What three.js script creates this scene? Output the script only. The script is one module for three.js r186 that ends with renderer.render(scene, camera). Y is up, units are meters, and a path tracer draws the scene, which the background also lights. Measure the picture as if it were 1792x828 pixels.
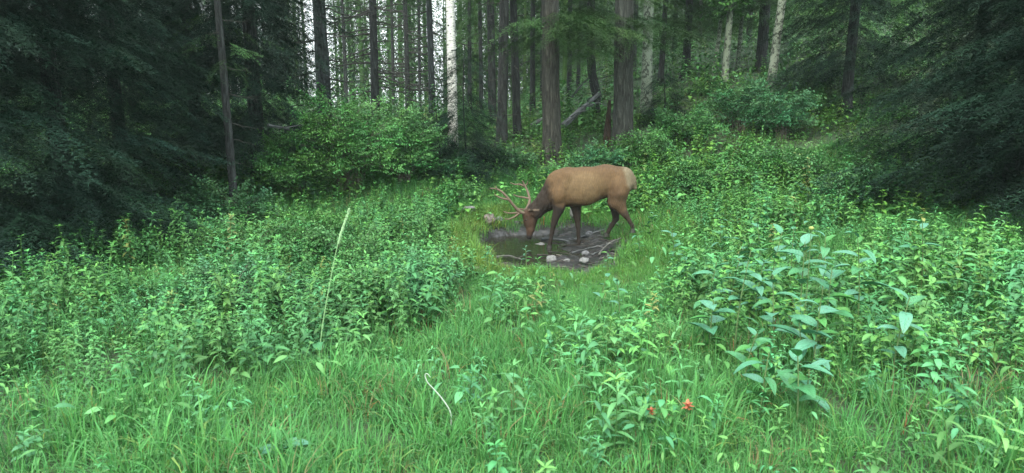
import * as THREE from 'three';
import { mergeGeometries, mergeVertices } from 'three/addons/utils/BufferGeometryUtils.js';

// ───────────────────────── camera, sky, sun, exposure ─────────────────────────
const W = 1024, H = 473;
const EYE = 2.3, PITCH = THREE.MathUtils.degToRad(9.9), FOCAL = 1143;
const scene = new THREE.Scene();
const camera = new THREE.PerspectiveCamera(39.85, W / H, 0.1, 900);
camera.position.set(0, EYE, 0);
camera.rotation.x = -PITCH;
camera.focus = 11.5; camera.userData.fStop = 3.2;

const renderer = new THREE.WebGLRenderer({ antialias: true });
renderer.setSize(W, H);
renderer.toneMapping = THREE.LinearToneMapping;
renderer.toneMappingExposure = 3.55;
renderer.shadowMap.enabled = true;

{ // even evening overcast: cool, a little brighter overhead
  const w = 128, h = 64, d = new Float32Array(w * h * 4);
  for (let y = 0; y < h; y++) for (let x = 0; x < w; x++) {
    const el = ((y + 0.5) / h - 0.5) * Math.PI, s = Math.max(0, Math.sin(el)), o = (y * w + x) * 4;
    const az = (x / w) * Math.PI * 2, v = 0.78 + 0.3 * s + 0.05 * Math.sin(az * 3 + 5 * s) * s;
    const below = el < 0 ? 0.35 : 1;
    d[o] = 0.92 * v * below; d[o + 1] = 1.0 * v * below; d[o + 2] = 1.03 * v * below; d[o + 3] = 1;
  }
  const t = new THREE.DataTexture(d, w, h, THREE.RGBAFormat, THREE.FloatType);
  t.mapping = THREE.EquirectangularReflectionMapping; t.magFilter = THREE.LinearFilter; t.needsUpdate = true;
  scene.background = t; scene.environment = t;
}
const sun = new THREE.DirectionalLight(0xfff4e2, 1.1);
sun.position.set(-7, 22, 9); sun.target.position.set(0, 0, -12);
sun.castShadow = true; sun.shadow.radius = 45;
Object.assign(sun.shadow.camera, { left: -40, right: 40, top: 40, bottom: -40, near: 1, far: 120 });
sun.shadow.mapSize.set(2048, 2048);
scene.add(sun, sun.target);
scene.fog = new THREE.FogExp2(0xc4d8d6, 0.0006);

// ───────────────────────── helpers ─────────────────────────
function rng(seed) { let a = seed >>> 0; return () => { a = (a + 0x6d2b79f5) | 0; let t = Math.imul(a ^ (a >>> 15), 1 | a); t = (t + Math.imul(t ^ (t >>> 7), 61 | t)) ^ t; return ((t ^ (t >>> 14)) >>> 0) / 4294967296; }; }
const { lerp, clamp, smoothstep, degToRad: R } = THREE.MathUtils;
const V = (x, y, z) => new THREE.Vector3(x, y, z);
function hash3(x, y, z) { let h = Math.imul(x, 374761393) ^ Math.imul(y, 668265263) ^ Math.imul(z, 2147483647 ^ 0x5bd1e995); h = Math.imul(h ^ (h >>> 13), 1274126177); return ((h ^ (h >>> 16)) >>> 0) / 4294967296; }
function noise(x, y = 0, z = 0, px = 0, py = 0) { // value noise 0..1, optionally periodic in x and y
  const X = Math.floor(x), Y = Math.floor(y), Z = Math.floor(z), s = (t) => t * t * (3 - 2 * t), u = s(x - X), v = s(y - Y), w = s(z - Z);
  const m = (a, p) => (p ? ((a % p) + p) % p : a);
  const c = (i, j, k) => hash3(m(X + i, px), m(Y + j, py), Z + k);
  return lerp(lerp(lerp(c(0, 0, 0), c(1, 0, 0), u), lerp(c(0, 1, 0), c(1, 1, 0), u), v), lerp(lerp(c(0, 0, 1), c(1, 0, 1), u), lerp(c(0, 1, 1), c(1, 1, 1), u), v), w);
}
const fbm = (x, y, z = 0, n = 4) => { let s = 0, a = 0.5, t = 0; for (let i = 0; i < n; i++) { s += a * noise(x, y, z + i * 7); t += a; a *= 0.5; x *= 2.03; y *= 2.03; z *= 2.03; } return s / t; };

const used = new Map();
function numbered(n) { const k = used.get(n) ?? 0; used.set(n, k + 1); return k ? n + '_' + String(k).padStart(3, '0') : n; }
function tag(o, label, category, group, kind) { o.userData.label = label; if (category) o.userData.category = category; if (group) o.userData.group = group; if (kind) o.userData.kind = kind; return o; }
function thing(name, label, category, pos = [0, 0, 0], turn = 0, group) {
  const g = new THREE.Group(); g.name = numbered(name); g.position.set(...pos); g.rotation.y = turn; scene.add(g);
  return tag(g, label, category, group);
}
function part(name, geo, mat, parent) { const m = new THREE.Mesh(geo, mat); m.name = parent === scene ? numbered(name) : name; m.castShadow = m.receiveShadow = true; parent.add(m); return m; }
function inst(name, geo, mat, list, parent) { // list of [Matrix4, Color]
  const m = new THREE.InstancedMesh(geo, mat, list.length); m.name = parent === scene ? numbered(name) : name;
  list.forEach(([mx, c], i) => { m.setMatrixAt(i, mx); m.setColorAt(i, c); });
  m.castShadow = m.receiveShadow = true; if (parent !== scene) m.userData.kind = 'stuff'; parent.add(m); return m;
}
const col = (r, g, b) => new THREE.Color().setRGB(r, g, b);
const vary = (c, rand, a = 0.18, h = 0.08) => { const k = 1 + (rand() - 0.5) * 2 * a; return col(c.r * k * (1 + (rand() - 0.5) * 2 * h), c.g * k, c.b * k * (1 + (rand() - 0.5) * 2 * h)); };
const dummy = new THREE.Object3D(); dummy.rotation.order = 'YXZ';
function mat4(x, y, z, ry, rx, rz, s, sy = s) { dummy.position.set(x, y, z); dummy.rotation.set(rx, ry, rz); dummy.scale.set(s, sy, s); dummy.updateMatrix(); return dummy.matrix.clone(); }

// ───────────────────────── terrain ─────────────────────────
const POND = { x: 0.1, z: -12.3, level: 0.0 };
function basin(x, z) { // 0 in the middle of the pond, 1 at its rim and beyond
  const dx = (x - POND.x) / (x < POND.x ? 1.0 : 2.4), dz = (z - POND.z) / (z > POND.z ? lerp(2.15, 2.75, smoothstep(x, 0, 1)) : 1.6);
  return Math.hypot(dx, dz) + (fbm(x * 1.5, z * 1.5, 3) - 0.5) * 0.4;
}
function height(x, z) {
  const d = -z;
  let b = 0.05 + 0.17 * (1 - smoothstep(d, 3.5, 8.5)) + 0.2 * smoothstep(d, 11.5, 14);
  b += 0.19 * (smoothstep(d, 12, 17) * (d - 13.2) > 0 ? smoothstep(d, 12, 17) * Math.min(d - 13.2, 10) : 0);
  if (d > 23) b += 0.02 * (Math.min(d, 70) - 23);
  const right = smoothstep(x, 0.6, 5), far = smoothstep(x, -3, 12);
  b += 0.1 * Math.max(0, Math.min(x, 30) - 1.2) * right;
  if (d > 19) b += far * 0.2 * (Math.min(d, 120) - 19);
  if (x < -1.5) b += 0.03 * Math.min(-1.5 - x, 8);
  b += (fbm(x * 0.5, z * 0.5, 1, 3) - 0.5) * lerp(0.06, 0.24, smoothstep(Math.hypot(x - 0.5, z + 10.5), 2, 6)) + (fbm(x * 2.2, z * 2.2, 9, 2) - 0.5) * 0.06;
  const floor = lerp(-0.16, -0.02, smoothstep(x, 0.35, 0.95)) + 0.3 * smoothstep(x, 1.2, 2.1) * smoothstep(-z, 10.3, 11.6), r = basin(x, z);
  return r < 1.05 ? lerp(floor + (fbm(x * 5, z * 5, 5, 2) - 0.5) * 0.06, b, smoothstep(r, 0.42, 1.05)) : b;
}
// a pixel column of the photograph at a horizontal distance d, dropped on the terrain
function at(px, d) {
  let x = ((px - 896) / FOCAL) * d;
  for (let i = 0; i < 4; i++) x = ((px - 896) / FOCAL) * (d * Math.cos(PITCH) + (EYE - height(x, -d)) * Math.sin(PITCH));
  return V(x, height(x, -d), -d);
}
// visible wedge test with a margin, to leave out plants nobody could see
const inView = (x, d, m = 0.6) => Math.abs(x) < d * 0.80 + m;

// ───────────────────────── textures and materials ─────────────────────────
function tex(w, h, f, srgb = true, rx = 1, ry = 1) {
  const d = new Uint8Array(w * h * 4);
  for (let y = 0; y < h; y++) for (let x = 0; x < w; x++) { const c = f(x / w, y / h), o = (y * w + x) * 4; for (let k = 0; k < 3; k++) d[o + k] = clamp(Math.round((Array.isArray(c) ? c[k] : c) * 255), 0, 255); d[o + 3] = 255; }
  const t = new THREE.DataTexture(d, w, h); t.wrapS = t.wrapT = THREE.RepeatWrapping; t.magFilter = THREE.LinearFilter; t.minFilter = THREE.LinearMipmapLinearFilter;
  if (srgb) t.colorSpace = THREE.SRGBColorSpace; t.repeat.set(rx, ry); t.needsUpdate = true; return t;
}
const pf = (u, v, a, b, z) => 0.6 * noise(u * a, v * b, z, a, b) + 0.28 * noise(u * a * 2, v * b * 2, z + 5, a * 2, b * 2) + 0.12 * noise(u * a * 4, v * b * 4, z + 9, a * 4, b * 4);
const barkField = (u, v) => { const w = pf(u, v, 6, 5, 40) * 0.09; const a = Math.abs(pf(u + w, v, 11, 3, 2) - 0.5) * 3.2; const plates = clamp(a, 0, 1); return clamp(0.15 + 0.7 * plates + 0.3 * (pf(u, v, 24, 24, 7) - 0.5), 0, 1); };
const barkBump = tex(256, 256, (u, v) => barkField(u, v), false);
const barkTint = tex(256, 256, (u, v) => { const b = barkField(u, v), g = pf(u, v, 5, 4, 60), k = 0.4 + 0.62 * b; return [k * (0.93 + 0.08 * g), k * (0.97 + 0.05 * g), k * (0.97 + 0.02 * g)]; });
const aspenTint = tex(256, 512, (u, v) => {
  let k = 0.9 + 0.12 * (pf(u, v, 7, 9, 3) - 0.5);
  const scars = [[0.2, 0.13, 0.09, 0.02], [0.7, 0.3, 0.1, 0.025], [0.45, 0.55, 0.08, 0.018], [0.88, 0.72, 0.11, 0.022], [0.1, 0.86, 0.08, 0.02], [0.55, 0.05, 0.06, 0.015]];
  for (const [a, b, w, h] of scars) { let du = Math.abs(u - a); du = Math.min(du, 1 - du); const q = (du / w) ** 2 + ((v - b + (pf(u, v, 20, 20, 8) - 0.5) * 0.02) / h) ** 2; if (q < 1) k *= 0.18 + 0.3 * q; }
  const line = pf(u, v, 4, 60, 12); if (line > 0.66) k *= 0.72;
  return [k, k, k * 0.97];
});
const mottleTint = tex(256, 512, (u, v) => { const p = pf(u, v, 5, 12, 21); const q = pf(u, v, 16, 30, 5), k = lerp(0.95, 0.5, smoothstep(p + (q - 0.5) * 0.5, 0.5, 0.66)); return [k, k * 1.01, k * 0.96]; });
const bark = (r, g, b, map = barkTint, bump = 0.035) => new THREE.MeshStandardMaterial({ color: col(r, g, b), map, bumpMap: barkBump, bumpScale: bump, roughness: 0.95 });
const M = {
  greyBark: bark(0.075, 0.088, 0.096), darkBark: bark(0.05, 0.055, 0.056), brownBark: bark(0.082, 0.08, 0.068), tanBark: bark(0.082, 0.088, 0.078), redBark: bark(0.1, 0.06, 0.04),
  paleBark: bark(0.19, 0.23, 0.19, mottleTint, 0.006), aspen: bark(0.78, 0.8, 0.8, aspenTint, 0.004), mottled: bark(0.26, 0.3, 0.26, mottleTint, 0.006),
  twig: bark(0.1, 0.095, 0.085, barkTint, 0.004), paleTwig: bark(0.2, 0.195, 0.18, barkTint, 0.004), greyWood: bark(0.2, 0.21, 0.22, barkTint, 0.008), wetWood: bark(0.09, 0.078, 0.068, barkTint, 0.008),
  needles: new THREE.MeshPhysicalMaterial({ color: 0xffffff, roughness: 0.75, vertexColors: true, specularIntensity: 0.2 }),
  leaf: new THREE.MeshPhysicalMaterial({ color: 0xffffff, roughness: 0.5, vertexColors: true, specularIntensity: 0.5 }),
  grass: new THREE.MeshPhysicalMaterial({ color: 0xffffff, roughness: 0.75, vertexColors: true, transmission: 0.35, thickness: 0, specularIntensity: 0.4 }),
  stem: new THREE.MeshStandardMaterial({ color: col(0.1, 0.17, 0.06), roughness: 0.8 }),
  woodyStem: new THREE.MeshStandardMaterial({ color: col(0.13, 0.12, 0.09), roughness: 0.9 }),
};

// ───────────────────────── geometry builders ─────────────────────────
function geom(P, I, C, U) {
  const g = new THREE.BufferGeometry();
  g.setAttribute('position', new THREE.Float32BufferAttribute(P, 3));
  if (C) g.setAttribute('color', new THREE.Float32BufferAttribute(C, 3));
  if (U) g.setAttribute('uv', new THREE.Float32BufferAttribute(U, 2));
  g.setIndex(I); g.computeVertexNormals(); return g;
}
// a tube along points with a radius at each; uv in metres / 0.7
function tube(pts, rad, seg = 6, wob = 0, seed = 1, caps = true, wobF = 3) {
  const P = [], I = [], U = []; let up = V(0.13, 0.2, 1).normalize(), len = 0;
  const n = pts.length, turns = Math.max(1, Math.round((2 * Math.PI * rad[0]) / 0.7));
  for (let i = 0; i < n; i++) {
    const t = pts[Math.min(i + 1, n - 1)].clone().sub(pts[Math.max(i - 1, 0)]).normalize(), a = V().crossVectors(t, up).normalize(), b = V().crossVectors(a, t).normalize(); up = b;
    if (i) len += pts[i].distanceTo(pts[i - 1]);
    for (let k = 0; k <= seg; k++) {
      const q = (k % seg) / seg * Math.PI * 2; let r = rad[i];
      if (wob) r *= 1 + wob * (noise(Math.cos(q) * wobF + seed, Math.sin(q) * wobF + 9, len * 2.2) - 0.5) * 2;
      P.push(...pts[i].clone().addScaledVector(a, Math.cos(q) * r).addScaledVector(b, Math.sin(q) * r).toArray()); U.push((k / seg) * turns, len / 0.9);
    }
  }
  for (let i = 0; i < n - 1; i++) for (let k = 0; k < seg; k++) { const a = i * (seg + 1) + k, b = a + seg + 1; I.push(a, a + 1, b, b, a + 1, b + 1); }
  if (caps) for (const e of [0, n - 1]) { const c = P.length / 3; P.push(...pts[e].toArray()); U.push(0.5, 0.5); for (let k = 0; k < seg; k++) { const a = e * (seg + 1) + k; e ? I.push(a, a + 1, c) : I.push(a + 1, a, c); } }
  return geom(P, I, null, U);
}
function curve(points, n) { return new THREE.CatmullRomCurve3(points.map((p) => V(...p))).getPoints(n); }
// one leaf along +x from the origin, face up +y, folded on its midrib; appended to bins
function leafInto(B, m, L, Wd, segs = 4, fold = 0.25, bend = 0.3, shape = 0.42, tone = [1, 1, 1], serr = 0) {
  const base = B.P.length / 3, v = V(), path = []; let x = 0, y = 0;
  for (let i = 0; i <= segs; i++) { const t = i / segs, a = -bend * t * 1.6; if (i) { x += (Math.cos(a) * L) / segs; y += (Math.sin(a) * L) / segs; } path.push([x, y]); }
  for (let i = 0; i <= segs; i++) {
    const t = i / segs, w = Wd * 0.5 * Math.pow(Math.sin(Math.PI * Math.pow(t, Math.log(0.5) / Math.log(shape))), 0.8) * (serr && i % 2 ? 1 - serr : 1) + 0.0006;
    for (const s of [-1, 0, 1]) { v.set(path[i][0], path[i][1] + (s ? fold * w : 0), s * w).applyMatrix4(m); B.P.push(v.x, v.y, v.z); const k = s ? 1 : 1.12; B.C.push(tone[0] * k, tone[1] * k, tone[2] * k); B.U?.push(t, s); }
    if (i < segs) { const a = base + i * 3; B.I.push(a, a + 1, a + 3, a + 1, a + 4, a + 3, a + 1, a + 2, a + 4, a + 2, a + 5, a + 4); }
  }
}
const bins = () => ({ P: [], I: [], C: [] });
const built = (B) => geom(B.P, B.I, B.C);
function stemInto(B, pts, r0, r1, tone, seg = 3) { const g = tube(pts, pts.map((_, i) => lerp(r0, r1, i / (pts.length - 1))), seg, 0, 1, false), o = B.P.length / 3, p = g.attributes.position.array; for (const x of p) B.P.push(x); for (let i = 0; i < p.length / 3; i++) B.C.push(...tone); for (const i of g.index.array) B.I.push(i + o); }
const pose = (x, y, z, ry, rx, rz) => mat4(x, y, z, ry, rx, rz, 1);

// grass: a clump of arching blades
function grassClump(seed, n, hMin, hMax, width, spread, lean) {
  const r = rng(seed), B = bins();
  for (let k = 0; k < n; k++) {
    const a = r() * 6.283, q = Math.sqrt(r()) * spread, h = lerp(hMin, hMax, r()), w = width * lerp(0.6, 1.2, r()), cx = Math.cos(a) * q, cz = Math.sin(a) * q, dir = a + (r() - 0.5) * 2, ln = lean * lerp(0.15, 1.25, r()), sg = 5, o = B.P.length / 3;
    const tone = lerp(0.75, 1.2, r()), yel = r() < 0.07 ? 1 : 0; let x = cx, y = -0.03, z = cz; const px = -Math.sin(dir), pz = Math.cos(dir);
    for (let i = 0; i <= sg; i++) {
      const t = i / sg, ang = Math.pow(t, 1.6) * ln * 2.0; if (i) { x += (Math.cos(dir) * Math.sin(ang) * h) / sg; z += (Math.sin(dir) * Math.sin(ang) * h) / sg; y += (Math.cos(ang) * h) / sg; }
      const ww = w * 0.5 * (1 - t * t * 0.97);
      B.P.push(x - px * ww, y, z - pz * ww, x + px * ww, y, z + pz * ww);
      const c = [tone * (1 + yel * 0.9), tone, tone * (1 - yel * 0.1)]; B.C.push(...c, ...c);
      if (i < sg) { const b = o + i * 2; B.I.push(b, b + 1, b + 2, b + 1, b + 3, b + 2); }
    }
  }
  return built(B);
}
// upright leafy herb: a stem with pairs of lance-shaped leaves
function herb(seed, hgt, pairs, L, Wd, shape = 0.4, whorl = 2, topTuft = true) {
  const r = rng(seed), B = bins(), lean = (r() - 0.5) * 0.35, la = r() * 6.283, pts = [];
  for (let i = 0; i <= 5; i++) { const t = i / 5; pts.push(V(Math.cos(la) * lean * hgt * t * t, hgt * t - 0.03, Math.sin(la) * lean * hgt * t * t)); }
  stemInto(B, pts, 0.0045, 0.0015, [0.9, 0.8, 0.7]);
  const cr = new THREE.CatmullRomCurve3(pts); let ph = r() * 6.283;
  for (let i = 0; i < pairs; i++) {
    const t = lerp(0.15, 1, Math.pow((i + 0.5) / pairs, 0.8)), p = cr.getPoint(t); ph += 1.57 + (r() - 0.5) * 0.7;
    const sz = Math.sin(Math.PI * lerp(0.22, 0.86, t)) * lerp(0.8, 1.15, r());
    for (let k = 0; k < whorl; k++) { const tone = lerp(0.8, 1.2, r()) * lerp(0.9, 1.1, t); leafInto(B, pose(p.x, p.y, p.z, ph + (k * 6.283) / whorl + (r() - 0.5) * 0.5, (r() - 0.5) * 0.5, lerp(0.2, 0.75, r()) * lerp(0.7, 1.2, t)), L * sz, Wd * sz, 4, 0.3, lerp(0.3, 0.95, r()), shape, [tone, tone, tone]); }
  }
  if (topTuft) for (let k = 0; k < 4; k++) leafInto(B, pose(pts[5].x, pts[5].y, pts[5].z, k * 1.6 + r(), 0, lerp(0.6, 1.1, r())), L * 0.5, Wd * 0.5, 3, 0.3, 0.5, shape, [1.15, 1.2, 1]);
  return built(B);
}
// low rosette of broad leaves
function rosette(seed, n, L, Wd, rise = 0.7) {
  const r = rng(seed), B = bins();
  for (let k = 0; k < n; k++) {
    const ry = (k * 2.4 + r()) % 6.283, st = lerp(0.05, 0.2, r()), h = lerp(0.06, 0.26, r()), p = V(Math.cos(-ry) * st, h, Math.sin(-ry) * st), tone = lerp(0.85, 1.2, r());
    stemInto(B, [V(0, -0.03, 0), V(p.x * 0.4, h * 0.7, p.z * 0.4), p], 0.002, 0.0015, [0.9, 0.9, 0.7]);
    leafInto(B, pose(p.x, p.y, p.z, ry, (r() - 0.5) * 0.6, (r() - 0.35) * rise), L * lerp(0.7, 1.2, r()), Wd * lerp(0.7, 1.2, r()), 4, 0.2, lerp(0.2, 0.8, r()), 0.42, [tone, tone, tone]);
  }
  return built(B);
}
// leafy twig for shrubs and broadleaved crowns
function leafTwig(seed, L, n, leafL, leafW) {
  const r = rng(seed), B = bins(), pts = [V(0, 0, 0), V(L * 0.5, 0.03, 0.01), V(L, 0.02, -0.01)];
  stemInto(B, pts, 0.004, 0.0015, [0.5, 0.45, 0.35]);
  for (let k = 0; k < n; k++) { const t = (k + 0.6) / n, s = k % 2 ? 1 : -1, tone = lerp(0.78, 1.22, r()); leafInto(B, pose(L * t, 0.02, 0, s * lerp(0.5, 1.3, r()), (r() - 0.5) * 1.1, (r() - 0.4) * 0.9), leafL * lerp(0.7, 1.2, r()), leafW * lerp(0.7, 1.2, r()), 2, 0.25, lerp(0.1, 0.6, r()), 0.45, [tone, tone, tone]); }
  return built(B);
}
// conifer bough along +x: side twigs set with needle strips
function bough(seed, L, droop, thick = 1) {
  const r = rng(seed), P = [], I = [], C = [], add = (a, b, c, k) => { const o = P.length / 3; P.push(...a, ...b, ...c); I.push(o, o + 1, o + 2); for (let i = 0; i < 3; i++) C.push(k, k, k); };
  const spine = (t) => [L * t, -droop * L * t * t, 0];
  const twig = (o, yaw, len, pit) => {
    const dx = Math.cos(yaw) * Math.cos(pit), dz = Math.sin(yaw) * Math.cos(pit), dy = Math.sin(pit), m = Math.max(4, Math.round(len / 0.028));
    for (let i = 0; i < m; i++) {
      const t = (i + r()) / m, cx = o[0] + dx * len * t, cy = o[1] + dy * len * t - 0.12 * len * t * t, cz = o[2] + dz * len * t, k = lerp(0.72, 1.08, t) * lerp(0.8, 1.2, r());
      for (const s of [-1, 1]) {
        const nl = lerp(0.035, 0.06, r()) * thick, ny = yaw + s * lerp(0.5, 1.0, r()), up = (r() - 0.4) * 0.8, w = 0.009 * thick;
        add([cx - dz * w, cy, cz + dx * w], [cx + dz * w, cy, cz - dx * w], [cx + Math.cos(ny) * nl, cy + up * nl, cz + Math.sin(ny) * nl], k);
      }
    }
  };
  twig([0, 0, 0], 0, L, -droop * 0.6);
  const n = Math.round(L / 0.075);
  for (let i = 1; i < n; i++) { const t = i / n; for (const s of [-1, 1]) if (r() < 0.9) twig(spine(t), s * lerp(0.7, 1.15, r()), (1 - t * 0.75) * lerp(0.14, 0.34, r()) * Math.min(1, L / 0.7), -0.25 - r() * 0.5); }
  return geom(P, I, C);
}
const BOUGH = [bough(11, 0.75, 0.25), bough(12, 0.85, 0.4), bough(13, 0.65, 0.15)];
const BOUGH_COARSE = bough(14, 0.9, 0.3, 2.4);
// bare dead branch along +x, unit length
function deadBranch(seed) {
  const r = rng(seed), gs = [], pts = []; let y = 0, z = 0;
  for (let i = 0; i <= 6; i++) { pts.push(V(i / 6, y, z)); y += (r() - 0.62) * 0.07; z += (r() - 0.5) * 0.08; }
  gs.push(tube(pts, pts.map((_, i) => 0.018 * (1 - i / 7.2)), 5));
  for (let k = 0; k < 7; k++) { const i = 1 + Math.floor(r() * 5), p = pts[i], s = r() < 0.5 ? 1 : -1, l = lerp(0.15, 0.42, r()); gs.push(tube([p, p.clone().add(V(l * 0.5, (r() - 0.6) * 0.12, s * l * 0.35)), p.clone().add(V(l * 0.9, (r() - 0.7) * 0.25, s * l * 0.6))], [0.006, 0.004, 0.0015], 4)); }
  return mergeGeometries(gs);
}
const DEAD = [21, 22, 23, 24, 25].map(deadBranch);

// ───────────────────────── ground and water ─────────────────────────
{
  const N = 300, P = [], I = [], C = [], U = [], w = (u) => 13 * u + 280 * Math.pow(Math.abs(u), 5) * Math.sign(u);
  for (let j = 0; j <= N; j++) for (let i = 0; i <= N; i++) {
    const x = w((i / N) * 2 - 1), z = -11 - w((j / N) * 2 - 1), y = height(x, z), r = basin(x, z), n = fbm(x * 1.7, z * 1.7, 4), n2 = fbm(x * 9, z * 9, 2, 2);
    P.push(x, y, z); U.push(x / 1.5, z / 1.5);
    const mud = 1 - smoothstep(r, 0.85, 1.12), k = 0.7 + 0.6 * n2, far = smoothstep(-z, 20, 40);
    const soil = [lerp(0.05, 0.03, n) * k, lerp(0.045, 0.055, n) * k, lerp(0.028, 0.022, n) * k], g = [0.03, 0.075, 0.028];
    for (let c = 0; c < 3; c++) C.push(lerp(lerp(soil[c], g[c] * k, 0.35 + 0.5 * far), [0.028, 0.026, 0.026][c] * k, mud));
  }
  for (let j = 0; j < N; j++) for (let i = 0; i < N; i++) { const a = j * (N + 1) + i, b = a + N + 1; I.push(a, a + 1, b, b, a + 1, b + 1); }
  const soilBump = tex(256, 256, (u, v) => pf(u, v, 16, 16, 31), false);
  const g = part('ground', geom(P, I, C, U), new THREE.MeshStandardMaterial({ vertexColors: true, roughness: 0.85, bumpMap: soilBump, bumpScale: 0.03 }), scene);
  tag(g, 'dark soil of the forest clearing under the grass and herbs', 'ground', null, 'structure');
  { // wet mud round the water
    const P2 = [], I2 = [], U2 = [], C2 = [], id = new Map(), c = 0.045, get = (i, j) => { const k = i + ',' + j; if (!id.has(k)) { const x = i * c, z = j * c; id.set(k, P2.length / 3); const tr = Math.pow(fbm(x * 4.5, z * 4.5, 77, 3), 2) * 0.12 - 0.02; P2.push(x, height(x, z) + 0.012 + tr * (1 - smoothstep(basin(x, z), 0.7, 0.95)), z); U2.push(x / 0.6, z / 0.6); const n = 0.7 + 0.9 * fbm(x * 7, z * 7, 12, 3); C2.push(0.02 * n, 0.02 * n, 0.0205 * n); } return id.get(k); };
    for (let i = -30; i < 60; i++) for (let j = -330; j < -205; j++) if (basin((i + 0.5) * c, (j + 0.5) * c) < 0.93 + (fbm(i * 0.11, j * 0.11, 5, 3) - 0.5) * 0.35) I2.push(get(i, j), get(i, j + 1), get(i + 1, j), get(i + 1, j), get(i, j + 1), get(i + 1, j + 1));
    const mb = tex(256, 256, (u, v) => pf(u, v, 12, 12, 91), false);
    tag(part('pool_mud', geom(P2, I2, C2, U2), new THREE.MeshStandardMaterial({ vertexColors: true, roughness: 0.38, bumpMap: mb, bumpScale: 0.02 }), scene), 'dark wet trampled mud around the water of the pool', 'mud', null, 'structure');
  }
  // still, murky water held in the basin
  const WP = [], WI = [], n = 64;
  WP.push(0.0, POND.level, POND.z);
  for (let k = 0; k < n; k++) { const q = (k / n) * 6.2832; let t = 0.3; while (t < 2.6 && height(Math.cos(q) * t, POND.z + Math.sin(q) * t) < POND.level + 0.02) t += 0.03; WP.push(Math.cos(q) * t, POND.level, POND.z + Math.sin(q) * t); }
  for (let k = 0; k < n; k++) WI.push(0, 1 + ((k + 1) % n), 1 + k);
  const wg = geom(WP, WI); wg.setAttribute('uv', new THREE.Float32BufferAttribute(WP.filter((_, i) => i % 3 === 0).flatMap((x, i) => [x / 1.2, WP[i * 3 + 2] / 1.2]), 2));
  const ripple = tex(128, 128, (u, v) => pf(u, v, 5, 9, 3), false);
  const water = part('pond_water', wg, new THREE.MeshPhysicalMaterial({ color: col(0.022, 0.022, 0.016), roughness: 0.09, ior: 1.33, bumpMap: ripple, bumpScale: 0.004 }), scene);
  tag(water, 'dark still water of the small forest pool', 'pond', null, 'structure');
}

// ───────────────────────── trees ─────────────────────────
function trunkGeo(o, r) {
  const n = 26, pts = [], rad = []; const top = o.H;
  for (let i = 0; i <= n; i++) {
    const t = Math.pow(i / n, 1.4), y = -0.25 + t * (top + 0.25), s = Math.sin(t * 5 + r.ph) * (o.bend ?? 0.04);
    pts.push(V((o.lean ?? 0) * y + s + (o.kink ? o.kink * Math.exp(-((y - 0.2) ** 2) / 0.8) : 0), y, (o.leanZ ?? 0) * y + Math.cos(t * 4 + r.ph) * (o.bend ?? 0.04)));
    rad.push(o.dia / 2 * (1 - 0.72 * t) * (1 + 0.5 * Math.exp(-Math.max(0, y + 0.1) / 0.28)));
  }
  return { g: tube(pts, rad, o.dia > 0.3 ? 18 : 10, o.wob ?? 0.09, r.ph * 10, true, 2.4), at: (y) => { const t = clamp((y + 0.25) / (top + 0.25), 0, 1), f = Math.pow(t, 1 / 1.4) * n, i = Math.min(n - 1, Math.floor(f)); return { p: pts[i].clone().lerp(pts[i + 1], f - i), r: lerp(rad[i], rad[i + 1], f - i) }; } };
}
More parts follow.
